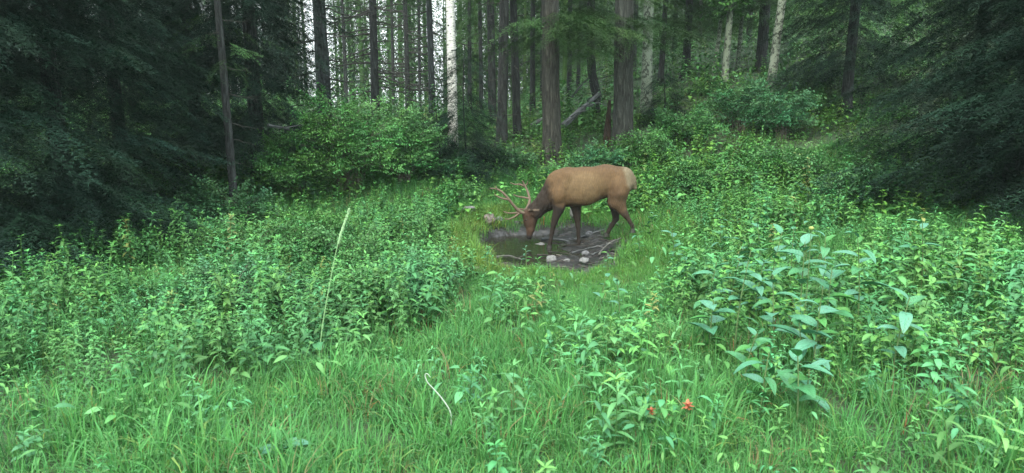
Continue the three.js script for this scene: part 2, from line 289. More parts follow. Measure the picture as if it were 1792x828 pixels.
// a conifer: trunk, bare dead branches low down, live boughs from crownBase up
function conifer(name, label, pos, o, group) {
  const rand = rng(o.seed), t = thing(name, label, 'tree', pos.toArray(), 0, group), tr = trunkGeo(o, { ph: rand() * 6.283 });
  part('trunk', tr.g, o.bark, t);
  for (let k = 0; k < (o.dead ?? 0); k++) {
    const y = lerp(o.deadFrom ?? 0.8, o.deadTo ?? 6, (k + rand() * 0.8) / o.dead), q = tr.at(y), a = o.deadSide ? (rand() < 0.5 ? 0 : Math.PI) + (rand() - 0.5) * 1.3 : rand() * 6.283, b = part('branch', DEAD[Math.floor(rand() * 5)], M.twig, t);
    const s = (o.deadL ?? 0.9) * lerp(0.45, 1.3, rand()); b.position.copy(q.p); b.scale.set(s, s, s); b.rotation.order = 'YXZ'; b.rotation.set((rand() - 0.5) * 2, a, lerp(-0.35, 0.12, rand()));
  }
  const list = [[], [], []], coarse = [];
  const limb = (y, a, L, droop) => {
    const q = tr.at(y), n = Math.max(1, Math.round(L / 0.42)), lc = vary(o.color, rand, 0.4, 0.12);
    for (let i = 0; i < n; i++) {
      const s = (i + 0.35) / n * L + 0.1, c = vary(lc, rand, 0.15, 0.08), px = q.p.x + Math.cos(a) * s, pz = q.p.z - Math.sin(a) * s, py = y - droop * s * s / L * 0.75 - 0.02;
      for (const side of i === n - 1 ? [0] : [-1, 1]) list[Math.floor(rand() * 3)].push([mat4(px, py, pz, a + side * lerp(0.3, 0.9, rand()), (rand() - 0.5) * 0.6, -droop * lerp(0.4, 1.1, rand()), lerp(0.75, 1.2, rand()) * Math.min(1.2, 0.6 + L * 0.3)), c]);
    }
  };
  const y1 = Math.min(o.H, o.fineTo ?? 8), per = o.per ?? 6, step = o.step ?? 0.3;
  for (let y = o.crownBase; y < y1; y += step * lerp(0.7, 1.3, rand())) {
    const L = (o.crownR * Math.pow(Math.max(0, 1 - y / o.H), 0.75) + 0.12) ;
    for (let k = 0; k < per; k++) { if (rand() > (o.keep ?? 1)) continue; let a = rand() * 6.283; limb(y + (rand() - 0.5) * step, a, L * lerp(0.6, 1.15, rand()), (o.droop ?? 0.35) * lerp(0.6, 1.4, rand())); }
  }
  for (const [y, a, L, dr] of o.limbs ?? []) limb(y, a, L, dr ?? 0.3);
  for (let y = y1; y < o.H; y += 1.1) for (let k = 0; k < 3; k++) { // high crown, above the picture
    const L = o.crownR * (1 - y / o.H) * 1.1 + 0.2, a = rand() * 6.283, q = tr.at(y); for (let s = 0.2; s < L; s += 0.9) coarse.push([mat4(q.p.x + Math.cos(a) * s, y - 0.25 * s, q.p.z - Math.sin(a) * s, a, (rand() - 0.5), -0.3, 1.5), vary(o.color, rand)]);
  }
  list.forEach((l, i) => { if (l.length) inst('crown', BOUGH[i], M.needles, l, t); });
  if (coarse.length) inst('crown', BOUGH_COARSE, M.needles, coarse, t);
  return t;
}
const TWIG = [leafTwig(31, 0.26, 9, 0.065, 0.034), leafTwig(32, 0.22, 8, 0.055, 0.03), leafTwig(33, 0.3, 10, 0.06, 0.028)];
const TWIG_BIG = leafTwig(34, 0.5, 12, 0.12, 0.08);
// a broadleaved tree: trunk, forking limbs, leaf twigs
function aspenTree(name, label, pos, o, group) {
  const rand = rng(o.seed), t = thing(name, label, 'tree', pos.toArray(), 0, group), tr = trunkGeo(o, { ph: rand() * 6.283 });
  part('trunk', tr.g, o.bark, t);
  for (let k = 0; k < (o.dead ?? 3); k++) { const y = lerp(o.deadFrom ?? 2.5, 5.5, rand()), q = tr.at(y), b = part('branch', DEAD[k % 5], M.twig, t); const s = lerp(0.4, 0.9, rand()); b.position.copy(q.p); b.scale.set(s, s, s); b.rotation.order = 'YXZ'; b.rotation.set(0, rand() * 6.28, lerp(-0.2, 0.5, rand())); }
  const l = [];
  for (let k = 0; k < (o.leaves ?? 260); k++) { const y = lerp(o.crownBase, o.H + 0.6, rand()), R2 = o.crownR * Math.sin(Math.PI * clamp((y - o.crownBase) / (o.H + 0.8 - o.crownBase), 0.08, 0.95)), a = rand() * 6.283, s = Math.sqrt(rand()) * R2, q = tr.at(y); l.push([mat4(q.p.x + Math.cos(a) * s, y, q.p.z + Math.sin(a) * s, rand() * 6.28, rand() - 0.5, (rand() - 0.5) * 0.9, lerp(0.9, 1.5, rand())), vary(o.color, rand, 0.25)]); }
  inst('crown', TWIG_BIG, M.leaf, l, t);
  return t;
}
const SPRUCE_BACKLIT = col(0.017, 0.043, 0.027), FIR = col(0.052, 0.117, 0.038), ASPENLEAF = col(0.05, 0.15, 0.035);  // spruce needles coloured darker to stand in for backlit shade
let sd = 100; const S = () => (sd += 17);
// two spruces at the left, backlit darkness in their needle colour, and the trunk before them
conifer('spruce_tree', 'dense dark spruce at the left edge with boughs down to the shrubs', at(452, 16), { seed: S(), H: 17, dia: 0.36, bark: M.darkBark, crownBase: 1.0, crownR: 2.0, color: SPRUCE_BACKLIT, per: 9, step: 0.24, droop: 0.4, fineTo: 7 });
conifer('spruce_tree', 'dark spruce behind the slim grey trunk at the left edge', at(350, 17.5), { seed: S(), H: 16, dia: 0.34, bark: M.darkBark, crownBase: 0.8, crownR: 2.2, color: SPRUCE_BACKLIT, per: 9, step: 0.26, droop: 0.35, fineTo: 7.5 });
conifer('fir_tree', 'slim grey trunk standing in front of the dark spruces', at(408, 13), { seed: S(), H: 13, dia: 0.17, bark: M.darkBark, crownBase: 3.4, crownR: 1.0, color: FIR, per: 3, step: 0.5, dead: 9, deadFrom: 1.2, deadTo: 4.5, deadL: 0.6 });
// tall forest trunks, left to right
const F = (px, d, w, o) => [at(px, d), { seed: S(), H: 17, dia: (w * d) / FOCAL, bark: M.darkBark, crownBase: 4.6, crownR: 1.5, color: FIR, per: 4, step: 0.5, dead: 10, deadFrom: 0.8, deadTo: 5.2, ...o }];
conifer('fir_tree', 'straight blue-grey trunk with bare side branches rising behind the large bush', ...F(568, 20, 25, { bark: M.greyBark, crownBase: 4.2, dead: 22, deadL: 1.5, deadSide: 1, keep: 0.6 }));
conifer('fir_tree', 'dark trunk with many bare horizontal branches above the large bush', ...F(660, 23, 15, { bark: M.darkBark, dead: 40, deadL: 1.8, deadSide: 1, deadFrom: 1.2, crownBase: 4.6, keep: 0.5 }));
conifer('fir_tree', 'thin dark trunk under the bright gap in the trees', ...F(713, 30, 9, { dead: 24, deadL: 1.7, deadSide: 1, crownBase: 4.8, keep: 0.5 }));
conifer('fir_tree', 'thin grey trunk just left of the white aspen', ...F(756, 26, 12, { bark: M.greyBark, dead: 20, deadL: 1.5, deadSide: 1, crownBase: 4.4, keep: 0.6 }));
aspenTree('aspen_tree', 'white-barked aspen with black scars, the brightest trunk of the wood', at(791, 19), { seed: S(), H: 15, dia: 0.3, lean: -0.004, bark: M.aspen, crownBase: 7, crownR: 2, color: ASPENLEAF, dead: 0, wob: 0.03 });
conifer('fir_tree', 'dark trunk second to the right of the white aspen', ...F(860, 23.5, 15, { dead: 10, limbs: [[3.2, 3.3, 1.6], [3.8, 2.8, 1.5], [4.0, 0.4, 1.2]] }));
conifer('fir_tree', 'dark straight trunk between two slimmer ones behind the pool', ...F(879, 20, 19, { lean: 0.012, dead: 10, crownBase: 3.8, keep: 0.5 }));
conifer('fir_tree', 'dark trunk leaning slightly left near the middle of the wood', ...F(908, 21, 15, { lean: -0.035, dead: 10 }));
conifer('fir_tree', 'slim dark trunk close to the left of the thick brown one', ...F(931, 25, 10, { lean: 0.01, dead: 10, limbs: [[3.4, 3.1, 1.5]] }));
conifer('pine_tree', 'thick brown trunk rising behind the elk\'s shoulder', ...F(966, 18, 34, { bark: M.brownBark, lean: -0.012, crownBase: 3.45, crownR: 2.0, color: FIR, per: 4, step: 0.4, keep: 0.8, dead: 8, deadL: 0.6, limbs: [[3.55, 0.15, 1.7, 0.25], [3.8, -0.3, 2.0, 0.3], [3.4, 3.3, 1.2, 0.35], [2.05, 3.5, 1.0, 0.6], [3.7, -0.9, 1.8, 0.3], [3.3, -0.6, 1.6, 0.4], [3.6, -1.5, 1.3, 0.4], [3.95, -1.25, 2.6, 0.25], [3.75, -0.75, 2.5, 0.28], [4.1, -0.35, 2.5, 0.3], [3.85, -2.0, 2.3, 0.3], [4.0, 0.1, 2.4, 0.3], [3.5, -0.9, 2.0, 0.3]] }));
conifer('fir_tree', 'thin trunk seen just right of the thick brown one', ...F(994, 30, 9, { dead: 8, crownBase: 3.2, color: FIR, keep: 0.7 }));
conifer('fir_tree', 'dark trunk with a curved foot behind the fallen grey log', ...F(1036, 24, 16, { kink: 0.3, lean: -0.02, dead: 14, crownBase: 2.3, color: FIR, per: 6, crownR: 2.1, step: 0.4 }));
conifer('fir_tree', 'thickest grey-brown trunk, right of the brown one, above the elk\'s rump', ...F(1088, 18.5, 37, { bark: M.tanBark, lean: -0.008, dead: 10, deadFrom: 2.5, deadL: 0.7, deadFrom: 1.8, crownBase: 3.2, crownR: 2.0, keep: 0.8, color: FIR, limbs: [[3.4, 3.6, 1.8, 0.35], [3.5, 3.0, 1.5, 0.4], [3.2, -0.4, 1.2, 0.4], [3.65, -1.2, 2.4, 0.28], [3.75, -2.3, 2.7, 0.28], [3.6, -0.5, 2.2, 0.3], [3.85, -2.8, 2.6, 0.25]] }));
aspenTree('aspen_tree', 'pale greenish trunk just right of the thickest one', at(1131, 22), { seed: S(), H: 14, dia: 0.38, bark: M.paleBark, crownBase: 7, crownR: 2, color: ASPENLEAF, dead: 5, deadFrom: 2, wob: 0.05 });
conifer('fir_tree', 'thin dark trunk leaning right beside the pale one', ...F(1154, 27, 10, { lean: 0.03, dead: 10, crownBase: 2.4 }));
conifer('fir_tree', 'dark trunk with spiky dead twigs standing alone on the green slope', ...F(1200, 28, 14, { dead: 30, deadL: 0.8, deadFrom: 0.6, deadTo: 2.8, crownBase: 1.8, color: FIR, per: 6, step: 0.36, crownR: 2.2, limbs: [[1.9, -1.2, 3.2, 0.25], [2.2, -0.6, 3.2, 0.25], [2.1, -2.0, 3, 0.25], [2.5, -1.5, 3.4, 0.25], [2.4, -0.2, 3, 0.25], [1.7, -2.5, 2.6, 0.25]] }));
for (const [px, d, w, l] of [[1246, 25, 8, 'slim pale trunk leaning right, leftmost of the three on the slope'], [1269, 24, 13, 'pale grey trunk, middle and thickest of the three on the slope'], [1292, 26, 8, 'slim pale trunk, rightmost of the three on the slope']])
  aspenTree('aspen_tree', l, at(px, d), { seed: S(), H: 8, dia: (w * d) / FOCAL, lean: px === 1246 ? 0.08 : 0.01, bark: M.paleBark, crownBase: 2.4, crownR: 1.6, color: ASPENLEAF, leaves: 380, dead: 4 });
conifer('fir_tree', 'broad dark trunk behind the leaning mottled aspen', ...F(1334, 26, 18, { dead: 8, crownBase: 2.0, per: 6, crownR: 2.4, step: 0.36, color: FIR, limbs: [[1.9, -1.2, 3.2, 0.25], [2.3, -2.3, 3.4, 0.25], [2.6, -1.8, 3.2, 0.25], [2.0, -2.8, 3, 0.25]] }));
aspenTree('aspen_tree', 'mottled grey aspen leaning to the right at the edge of the wood', at(1350, 22), { seed: S(), H: 13, dia: 0.3, lean: 0.06, bark: M.mottled, crownBase: 3.5, crownR: 2.1, color: ASPENLEAF, dead: 4, wob: 0.06 });
conifer('spruce_tree', 'dark spruce hanging over the undergrowth right of the leaning aspen', at(1480, 20), { seed: S(), H: 15, dia: 0.32, bark: M.darkBark, crownBase: 1.4, crownR: 2.3, color: SPRUCE_BACKLIT, per: 8, step: 0.28, droop: 0.4, fineTo: 6 });
// slender trunks deeper in the wood
for (const [px, d, w, l] of [[606, 38, 7, 'faint thin trunk between the blue-grey and the branchy one'], [690, 37, 6, 'faint thin trunk left of the bright gap'], [736, 40, 6, 'faint thin trunk right of the bright gap'], [822, 36, 8, 'faint trunk just right of the white aspen'], [841, 32, 8, 'thin dark trunk, first past the white aspen and its sapling'], [948, 33, 8, 'thin dark trunk peeping out left of the thick brown one'], [1012, 35, 7, 'thin trunk among pale boughs above the fallen log'], [1108, 33, 9, 'dark trunk half hidden by the thickest one'], [1180, 36, 8, 'faint trunk left of the one with spiky twigs'], [1226, 38, 7, 'faint trunk right of the one with spiky twigs'], [1312, 33, 9, 'dark trunk right of the three pale ones']])
  conifer('fir_tree', l, ...F(px, d, w, { dead: 9, deadL: 1.1, deadFrom: 2, crownBase: (px > 900 ? 1.6 : 4.5) + hash3(px, 1, 1) * 2, crownR: 1.5, keep: 0.85, step: 0.5, per: 5, color: FIR, fineTo: 9 }));
// spruces that close the clearing on both flanks
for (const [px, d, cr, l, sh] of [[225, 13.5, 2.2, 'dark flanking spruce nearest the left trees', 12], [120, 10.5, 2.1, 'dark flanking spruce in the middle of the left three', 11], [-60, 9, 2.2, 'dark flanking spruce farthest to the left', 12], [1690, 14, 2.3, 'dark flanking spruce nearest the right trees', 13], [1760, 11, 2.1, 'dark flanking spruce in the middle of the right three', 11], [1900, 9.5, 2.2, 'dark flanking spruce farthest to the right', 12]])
  conifer('spruce_tree', l, at(px, d), { seed: S(), H: sh, dia: 0.3, bark: M.darkBark, crownBase: px > 900 ? 0.8 : 0.35, crownR: cr, color: SPRUCE_BACKLIT, per: 9, step: 0.22, droop: 0.35, fineTo: 6 });
// young spruces
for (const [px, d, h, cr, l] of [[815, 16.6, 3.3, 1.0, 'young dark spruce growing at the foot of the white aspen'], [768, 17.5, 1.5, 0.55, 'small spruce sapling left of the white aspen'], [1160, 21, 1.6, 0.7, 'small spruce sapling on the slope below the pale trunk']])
  conifer('spruce_sapling', l, at(px, d), { seed: S(), H: h, dia: 0.06, bark: M.darkBark, crownBase: 0.1, crownR: cr, color: SPRUCE_BACKLIT, per: 13, step: 0.11, droop: 0.3 });

// the wood beyond, reading as one mass
{
  const farTree = (seed, H0, cb, cr, n) => { const r = rng(seed), B = bins(); const tg = tube([V(0, -1, 0), V(0.05, H0 * 0.5, 0), V(0, H0, 0)], [0.16, 0.12, 0.03], 6); const C = []; for (let i = 0; i < tg.attributes.position.count; i++) C.push(0.9, 0.85, 0.8); tg.setAttribute('color', new THREE.Float32BufferAttribute(C, 3)); tg.deleteAttribute('uv');
    for (let k = 0; k < n; k++) { const y = lerp(cb, H0, Math.pow(r(), 1.2)) , R2 = cr * (1 - (y - cb) / (H0 - cb + 1)) + 0.15, a = r() * 6.283, s = Math.sqrt(r()) * R2, t = lerp(0.6, 1.25, r()); leafInto(B, mat4(Math.cos(a) * s, y - s * 0.3, Math.sin(a) * s, -a + (r() - 0.5) * 1.8, (r() - 0.5) * 0.7, -0.12 + (r() - 0.5) * 0.4, 1), lerp(0.2, 0.55, r()), lerp(0.06, 0.15, r()), 2, 0.2, 0.3, 0.4, [t, t, t]); }
    return mergeGeometries([tg, built(B)]); };
  const G = [farTree(61, 15, 2, 2.1, 1700), farTree(62, 13, 4, 1.8, 1200), farTree(63, 16, 1, 2.4, 2200)], r = rng(99);
  const sets = [[[], []], [[], []], [[], []]];
  for (let k = 0; k < 900; k++) {
    const d = lerp(34, 85, Math.sqrt(r())), x = lerp(-1, 1, r()) * d * 0.95, px = 896 + (x / d) * FOCAL, zone = px < 520 ? 0 : px < 825 ? 1 : 2;
    if (zone === 1 && (r() < 0.68 || d < 40)) continue; if (zone !== 1 && r() < 0.3) continue;
    const c = zone === 0 ? SPRUCE_BACKLIT : FIR;
    sets[Math.floor(r() * 3)][0].push([mat4(x, height(x, -d), -d, r() * 6.28, 0, 0, lerp(0.7, 1.25, r())), vary(c, r, 0.25)]);
  }
  sets.forEach(([l], i) => { const m = inst('distant_forest', G[i], M.needles, l, scene); tag(m, ['far-off wood of tall conifers filling the gaps between trunks', 'far-off thin conifers with sky showing between them', 'far-off dense conifers closing the view behind the trunks'][i], 'forest', null, 'stuff'); });
}

// ───────────────────────── shrubs ─────────────────────────
function shrub(label, pos, rx, ry, rz, n, color, seed, o = {}) {
  const rand = rng(seed), t = thing('shrub', label, 'shrub', pos.toArray(), 0, o.group), L = [[], [], []], nb = Math.round(n / 30), stemGeo = [];
  for (let k = 0; k < nb; k++) { // arching branches from a common foot, each leafy over its outer part
    const a = rand() * 6.283, el = Math.pow(rand(), 0.8), reach = lerp(0.55, 1.08, rand()), hz = Math.sqrt(1 - Math.pow(1 - el, 1.7)) * reach, up = Math.pow(1 - el * 0.86, 0.8) * lerp(0.75, 1.08, rand());
    const foot = V((rand() - 0.5) * 0.35 * rx, -0.1, (rand() - 0.5) * 0.35 * rz), tip = V(Math.cos(a) * hz * rx, Math.max(0.12, up) * ry, Math.sin(a) * hz * rz);
    const mid = foot.clone().lerp(tip, 0.5).add(V(-Math.cos(a) * 0.12 * rx, 0.16 * ry, -Math.sin(a) * 0.12 * rz)), cv = new THREE.CatmullRomCurve3([foot, mid, tip]), tone = vary(color, rand, 0.28, 0.2);
    const g = tube(cv.getPoints(5), [0.013, 0.011, 0.009, 0.007, 0.004, 0.002], 4, 0, 1, false); if (k < 10) part('stem', g, M.woodyStem, t); else stemGeo.push(g);
    for (let i = 0; i < 30; i++) {
      const f = 1 - Math.pow(rand(), 1.4) * 0.72, q = cv.getPoint(f), sp = 0.16 * Math.min(rx, 1.2) * lerp(1.2, 0.6, f);
      L[Math.floor(rand() * 3)].push([mat4(q.x + (rand() - 0.5) * 2 * sp, Math.max(0.03, q.y + (rand() - 0.5) * 1.6 * sp), q.z + (rand() - 0.5) * 2 * sp, -a + (rand() - 0.5) * 2.4, (rand() - 0.5) * 0.8, lerp(-0.4, 0.8, rand()), (o.size ?? 1) * lerp(0.7, 1.3, rand())), vary(tone, rand, 0.16, 0.1)]);
    }
  }
  if (stemGeo.length) part('branch', mergeGeometries(stemGeo), M.woodyStem, t).userData.kind = 'stuff';
  L.forEach((l, i) => inst('foliage', TWIG[i], M.leaf, l, t));
  return t;
}
const BUSH = col(0.066, 0.195, 0.05), BUSH2 = col(0.06, 0.18, 0.052), BUSHD = col(0.042, 0.125, 0.047), BUSHB = col(0.056, 0.175, 0.07);
shrub('large rounded green bush in front of the blue-grey trunk', at(612, 15.5), 1.75, 2.4, 1.3, 3000, BUSH, 501, { lobes: 16 });
shrub('green bush joined to the left side of the large one', at(518, 15), 0.95, 1.6, 0.9, 1100, BUSH, 502, { lobes: 9 });
shrub('lower green bush between the large one and the white aspen', at(705, 16), 0.95, 1.85, 0.8, 1200, BUSH2, 503);
shrub('dark green bush at the foot of the spruces on the left edge', at(420, 12), 0.8, 0.95, 0.7, 800, BUSHD, 504);
shrub('small dark bush under the slim grey trunk', at(365, 12.8), 0.7, 0.8, 0.7, 600, BUSHD, 505);
shrub('dark rounded shrub among the tall herbs left of the pool', at(590, 9.4), 1.0, 0.75, 0.7, 1200, BUSH2, 506, { size: 0.8 });
shrub('blue-green leafy clump near the path left of the pool', at(735, 8.1), 0.55, 0.6, 0.5, 700, BUSHB, 507, { size: 0.75 });
shrub('rounded leafy mound near the left edge among the herbs', at(455, 9.6), 0.95, 0.75, 0.75, 1100, BUSH2, 521, { size: 0.75 });
shrub('rounded leafy mound below the left bush', at(545, 11.2), 0.95, 0.75, 0.7, 1000, BUSH, 522, { size: 0.8 });
shrub('small rounded mound of leaves by the grass stalk', at(640, 7.2), 0.6, 0.58, 0.5, 800, BUSH2, 523, { size: 0.7 });
shrub('low dense mound of leaves low on the left edge', at(420, 7.0), 0.8, 0.6, 0.6, 1000, BUSHB, 524, { size: 0.7 });
shrub('low shrub at the left end of the bank above the pool', at(800, 14.9), 0.5, 0.5, 0.5, 400, BUSH2, 508, { size: 0.8 });
shrub('bush under the young spruce by the white aspen', at(795, 16.2), 0.8, 0.75, 0.6, 700, BUSHD, 509);
shrub('round blue-green bush beneath the thickest trunk', at(1050, 16.8), 0.75, 0.8, 0.6, 800, BUSHB, 510);
shrub('leafy bush right of the thickest trunk', at(1125, 17), 0.8, 0.95, 0.7, 900, BUSH2, 511);
shrub('wide dark bush on the slope under the three pale trunks', at(1200, 18.5), 1.1, 1.1, 0.9, 1100, BUSH2, 512);
shrub('tall thin-leaved bush before the three pale trunks', at(1295, 19.5), 1.2, 1.6, 0.9, 1100, BUSHB, 513, { lobes: 12 });
shrub('tall bush beneath the leaning mottled aspen', at(1370, 18.5), 1.0, 1.6, 0.9, 1000, BUSHB, 514, { lobes: 12 });
shrub('broad bush on the right slope below the leaning aspen', at(1385, 14.5), 1.2, 0.85, 0.8, 1000, BUSH2, 515);
shrub('low bush on the slope behind the elk', at(1235, 14.8), 1.0, 0.65, 0.7, 800, BUSH2, 516);
shrub('low leafy bush on the bank behind the elk\'s back', at(985, 16.2), 0.7, 0.45, 0.6, 600, BUSH2, 517);
shrub('dark low bush beneath the leaning dark trunk', at(890, 17.4), 0.9, 0.6, 0.6, 700, BUSHD, 518);
shrub('bush beside the flanking spruces on the right', at(1520, 12), 1.1, 1.0, 0.8, 900, BUSHD, 519);
shrub('bush beneath the flanking spruces on the left', at(250, 11), 1.0, 0.9, 0.8, 900, BUSHD, 520);

// ───────────────────────── herbs and grass ─────────────────────────
const pathEdge = (d) => (d > 9.3 ? lerp(-0.75, -1.4, clamp((d - 9.3) / 3, 0, 1)) : d > 6.2 ? lerp(-0.95, -0.6, (d - 6.2) / 3.1) : d > 5.3 ? lerp(-1.75, -0.95, (d - 5.3) / 0.9) : d > 4.5 ? lerp(-2.5, -1.75, (d - 4.5) / 0.8) : -2.8);
const herbEdge = (d) => (d > 9.5 ? 2.85 : d > 5.5 ? lerp(1.75, 2.3, smoothstep(d, 7.5, 9.5)) : lerp(2.0, 1.75, d - 4.5));
function scatter(n, seed, dMin, dMax, accept) {
  const r = rng(seed), out = [];
  for (let k = 0; k < n; k++) { const d = Math.sqrt(lerp(dMin * dMin, dMax * dMax, r())), x = (r() * 2 - 1) * (d * 0.8 + 0.5); const w = accept(x, d, r); if (r() < w) out.push([x, d]); }
  return out.map(([x, d]) => [x, d, r]);
}
const pondClear = (x, d) => smoothstep(basin(x, -d), 0.93, 1.12);
{
  const kinds = [
    [[herb(71, 0.52, 11, 0.1, 0.026), herb(72, 0.6, 12, 0.085, 0.03, 0.36), herb(73, 0.42, 9, 0.11, 0.032, 0.38), herb(74, 0.5, 12, 0.07, 0.032, 0.45)], 'tall lance-leaved herbs crowding the ground left of the path', (x, d) => (x < pathEdge(d) + (fbm(x * 2, d * 2, 5) - 0.5) * 0.7 && d < 14 ? 1 : 0), 9000, 701, 4.2, 14, col(0.058, 0.195, 0.07), 1],
    [[herb(81, 0.56, 8, 0.13, 0.06, 0.4), herb(82, 0.45, 7, 0.11, 0.055, 0.4), herb(83, 0.62, 10, 0.11, 0.042, 0.4), herb(84, 0.5, 11, 0.08, 0.03, 0.4)], 'broad-leaved herbs covering the bank on the right', (x, d) => (x > herbEdge(d) + (fbm(x * 2, d * 2, 8) - 0.5) * 0.7 && d < 14 ? 0.8 : 0), 6500, 702, 4.4, 14, col(0.063, 0.22, 0.082), 0.85],
    [[herb(91, 0.42, 7, 0.09, 0.04), herb(92, 0.5, 7, 0.1, 0.036), rosette(93, 9, 0.12, 0.06)], 'leafy undergrowth on the bank between the pool and the wood', (x, d) => pondClear(x, d) * (d > 13.3 || (d > 10.5 && Math.abs(x - 0.6) > 2.2) ? 0.5 + 0.5 * smoothstep(fbm(x * 0.7, d * 0.7, 12), 0.35, 0.6) : 0), 15000, 703, 10.5, 24, col(0.068, 0.21, 0.056), 1],
    [[herb(94, 0.6, 8, 0.12, 0.06), rosette(95, 10, 0.16, 0.08), herb(96, 0.8, 8, 0.12, 0.05)], 'green undergrowth on the slope beneath the trees', (x, d) => 0.85, 9000, 704, 21, 48, col(0.06, 0.19, 0.055), 1.25],
    [[rosette(97, 8, 0.1, 0.034), herb(98, 0.26, 6, 0.09, 0.022), herb(99, 0.22, 6, 0.075, 0.03), herb(100, 0.34, 7, 0.11, 0.022)], 'low leafy plants mixed through the grass of the clearing', (x, d) => pondClear(x, d) * (0.12 + 0.88 * smoothstep(fbm(x * 1.3, d * 1.3, 15), 0.42, 0.62)) * lerp(0.45, 1, smoothstep(x, -0.5, 1.2)) * (1 - 0.8 * smoothstep(d, 7.5, 9)), 5200, 705, 3.2, 11, col(0.06, 0.21, 0.08), 1],
  ];
  for (const [geos, label, acc, n, seed, d0, d1, color, size] of kinds) {
    const lists = geos.map(() => []);
    for (const [x, d, r] of scatter(n, seed, d0, d1, acc)) { const y = height(x, -d); const drift = fbm(x * 0.9 + 40, d * 0.9, seed, 3), hue = smoothstep(fbm(x * 1.6 + 9, d * 1.6, seed + 3, 2) + (r() - 0.5) * 0.5, 0.3, 0.7), c = color.clone().lerp(col(color.r * 1.4, color.g, color.b * 0.55), hue * (x < 0 ? 0.55 : 0.8)); if (drift < 0.36 && r() < 0.6) continue; if (r() < 0.015 && d > 6) c.setRGB(0.15, 0.19, 0.06); lists[Math.floor(r() * geos.length)].push([mat4(x, y, -d, r() * 6.283, (r() - 0.5) * 0.4, (r() - 0.5) * 0.4, size * lerp(0.6, 1.2, r()) * lerp(0.6, 1.45, smoothstep(drift, 0.3, 0.68))), vary(c, r, 0.3, 0.14)]); }
    lists.forEach((l, i) => l.length && tag(inst('undergrowth', geos[i], M.leaf, l, scene), label + [', taller kind', ', bushier kind', ', shorter kind', ', narrow-leaved kind'][i], 'undergrowth', null, 'stuff'));
  }
  const gr = [grassClump(41, 16, 0.14, 0.36, 0.01, 0.1, 0.9), grassClump(42, 14, 0.2, 0.46, 0.011, 0.12, 1.05), grassClump(43, 18, 0.1, 0.26, 0.008, 0.12, 0.8)], gl = [[], [], [], []]; gr.push(grassClump(44, 9, 0.2, 0.42, 0.019, 0.13, 1.25));
  const acc = (x, d) => { const left = x < pathEdge(d) - 0.1, right = x > herbEdge(d) + 0.2; const path = Math.abs(x - pathEdge(d) - 0.12) < 0.12 && d > 5.6 && d < 8.6 ? 0.25 : 1; return smoothstep(basin(x, -d), d > 12 || x < -0.4 ? 0.72 : 0.9, d > 12 ? 0.95 : 1.1) * path * (left ? 0.35 : right ? 0.45 : 0.95) * Math.max(smoothstep(d, 6.5, 8), 0.35 + 0.65 * smoothstep(fbm(x * 2.3, d * 2.3, 33, 2), 0.3, 0.5)); };
  for (const [x, d, r] of scatter(64000, 801, 3.0, 17, (x, d) => acc(x, d) * (d < 11 ? 1 : 0.7))) {
    const rim = 1 - smoothstep(Math.abs(basin(x, -d) - 1.1), 0.05, 0.5), c = vary(r() < 0.025 ? col(0.24, 0.2, 0.1) : col(lerp(0.086, 0.14, rim * (x < 0 ? 1 : 0.25)), 0.285, lerp(0.074, 0.056, rim)), r, 0.22, 0.15), tall = d < 5.5 ? lerp(0.66, 1.12, smoothstep(fbm(x * 1.7, d * 1.7, 51, 2), 0.35, 0.65)) : lerp(0.5, 1, smoothstep(Math.hypot((x - 0.6) * 0.8, d - 9.2), 0.6, 2.6));
    gl[r() < 0.17 ? 3 : Math.floor(r() * 3)].push([mat4(x, height(x, -d), -d, r() * 6.283, (r() - 0.5) * 0.25, (r() - 0.5) * 0.25, lerp(0.7, 1.2, r()) * tall), c]);
  }
  gl.forEach((l, i) => tag(inst('grass', gr[i], M.grass, l, scene), ['fine green grass filling the clearing before the pool', 'longer arching grass mixed through the clearing', 'short dense grass close to the soil of the clearing', 'broad-bladed arching grass scattered through the clearing'][i], 'grass', null, 'stuff'));
}

{ // yellowish tussocks along the left rim of the pool
  const r = rng(808), g = grassClump(45, 22, 0.25, 0.5, 0.008, 0.09, 1.0), spots = [[-0.85, 10.2], [-1.15, 10.9], [-1.05, 11.7], [-0.55, 9.75], [-1.3, 12.6], [-0.9, 13.6], [0.1, 9.35], [-0.2, 14.2], [0.5, 14.5]];
  spots.forEach(([x, d], k) => {
    const l = []; for (let i = 0; i < 14; i++) { const a = r() * 6.28, q = Math.sqrt(r()) * 0.3; l.push([mat4(Math.cos(a) * q, height(x + Math.cos(a) * q, -d + Math.sin(a) * q) - height(x, -d), Math.sin(a) * q, r() * 6.28, (r() - 0.5) * 0.3, (r() - 0.5) * 0.3, lerp(0.6, 1.0, r()) * (k === 6 ? 0.55 : 1)), vary(col(0.17, 0.285, 0.05), r, 0.2, 0.1)]); }
    inst('blades', g, M.grass, l, thing('grass_tussock', ['yellow-green tussock at the left corner of the pool', 'yellow-green tussock among the herbs left of the pool', 'tussock on the left rim of the pool below the antlers', 'tussock at the near left rim of the pool beside the path', 'tussock beside the pale stone left of the pool', 'tussock on the far bank behind the antlers', 'short tussock at the middle of the near rim', 'tussock on the far bank behind the elk\'s neck', 'tussock on the far bank seen between the forelegs'][k], 'grass tussock', [x, height(x, -d), -d]));
  });
}

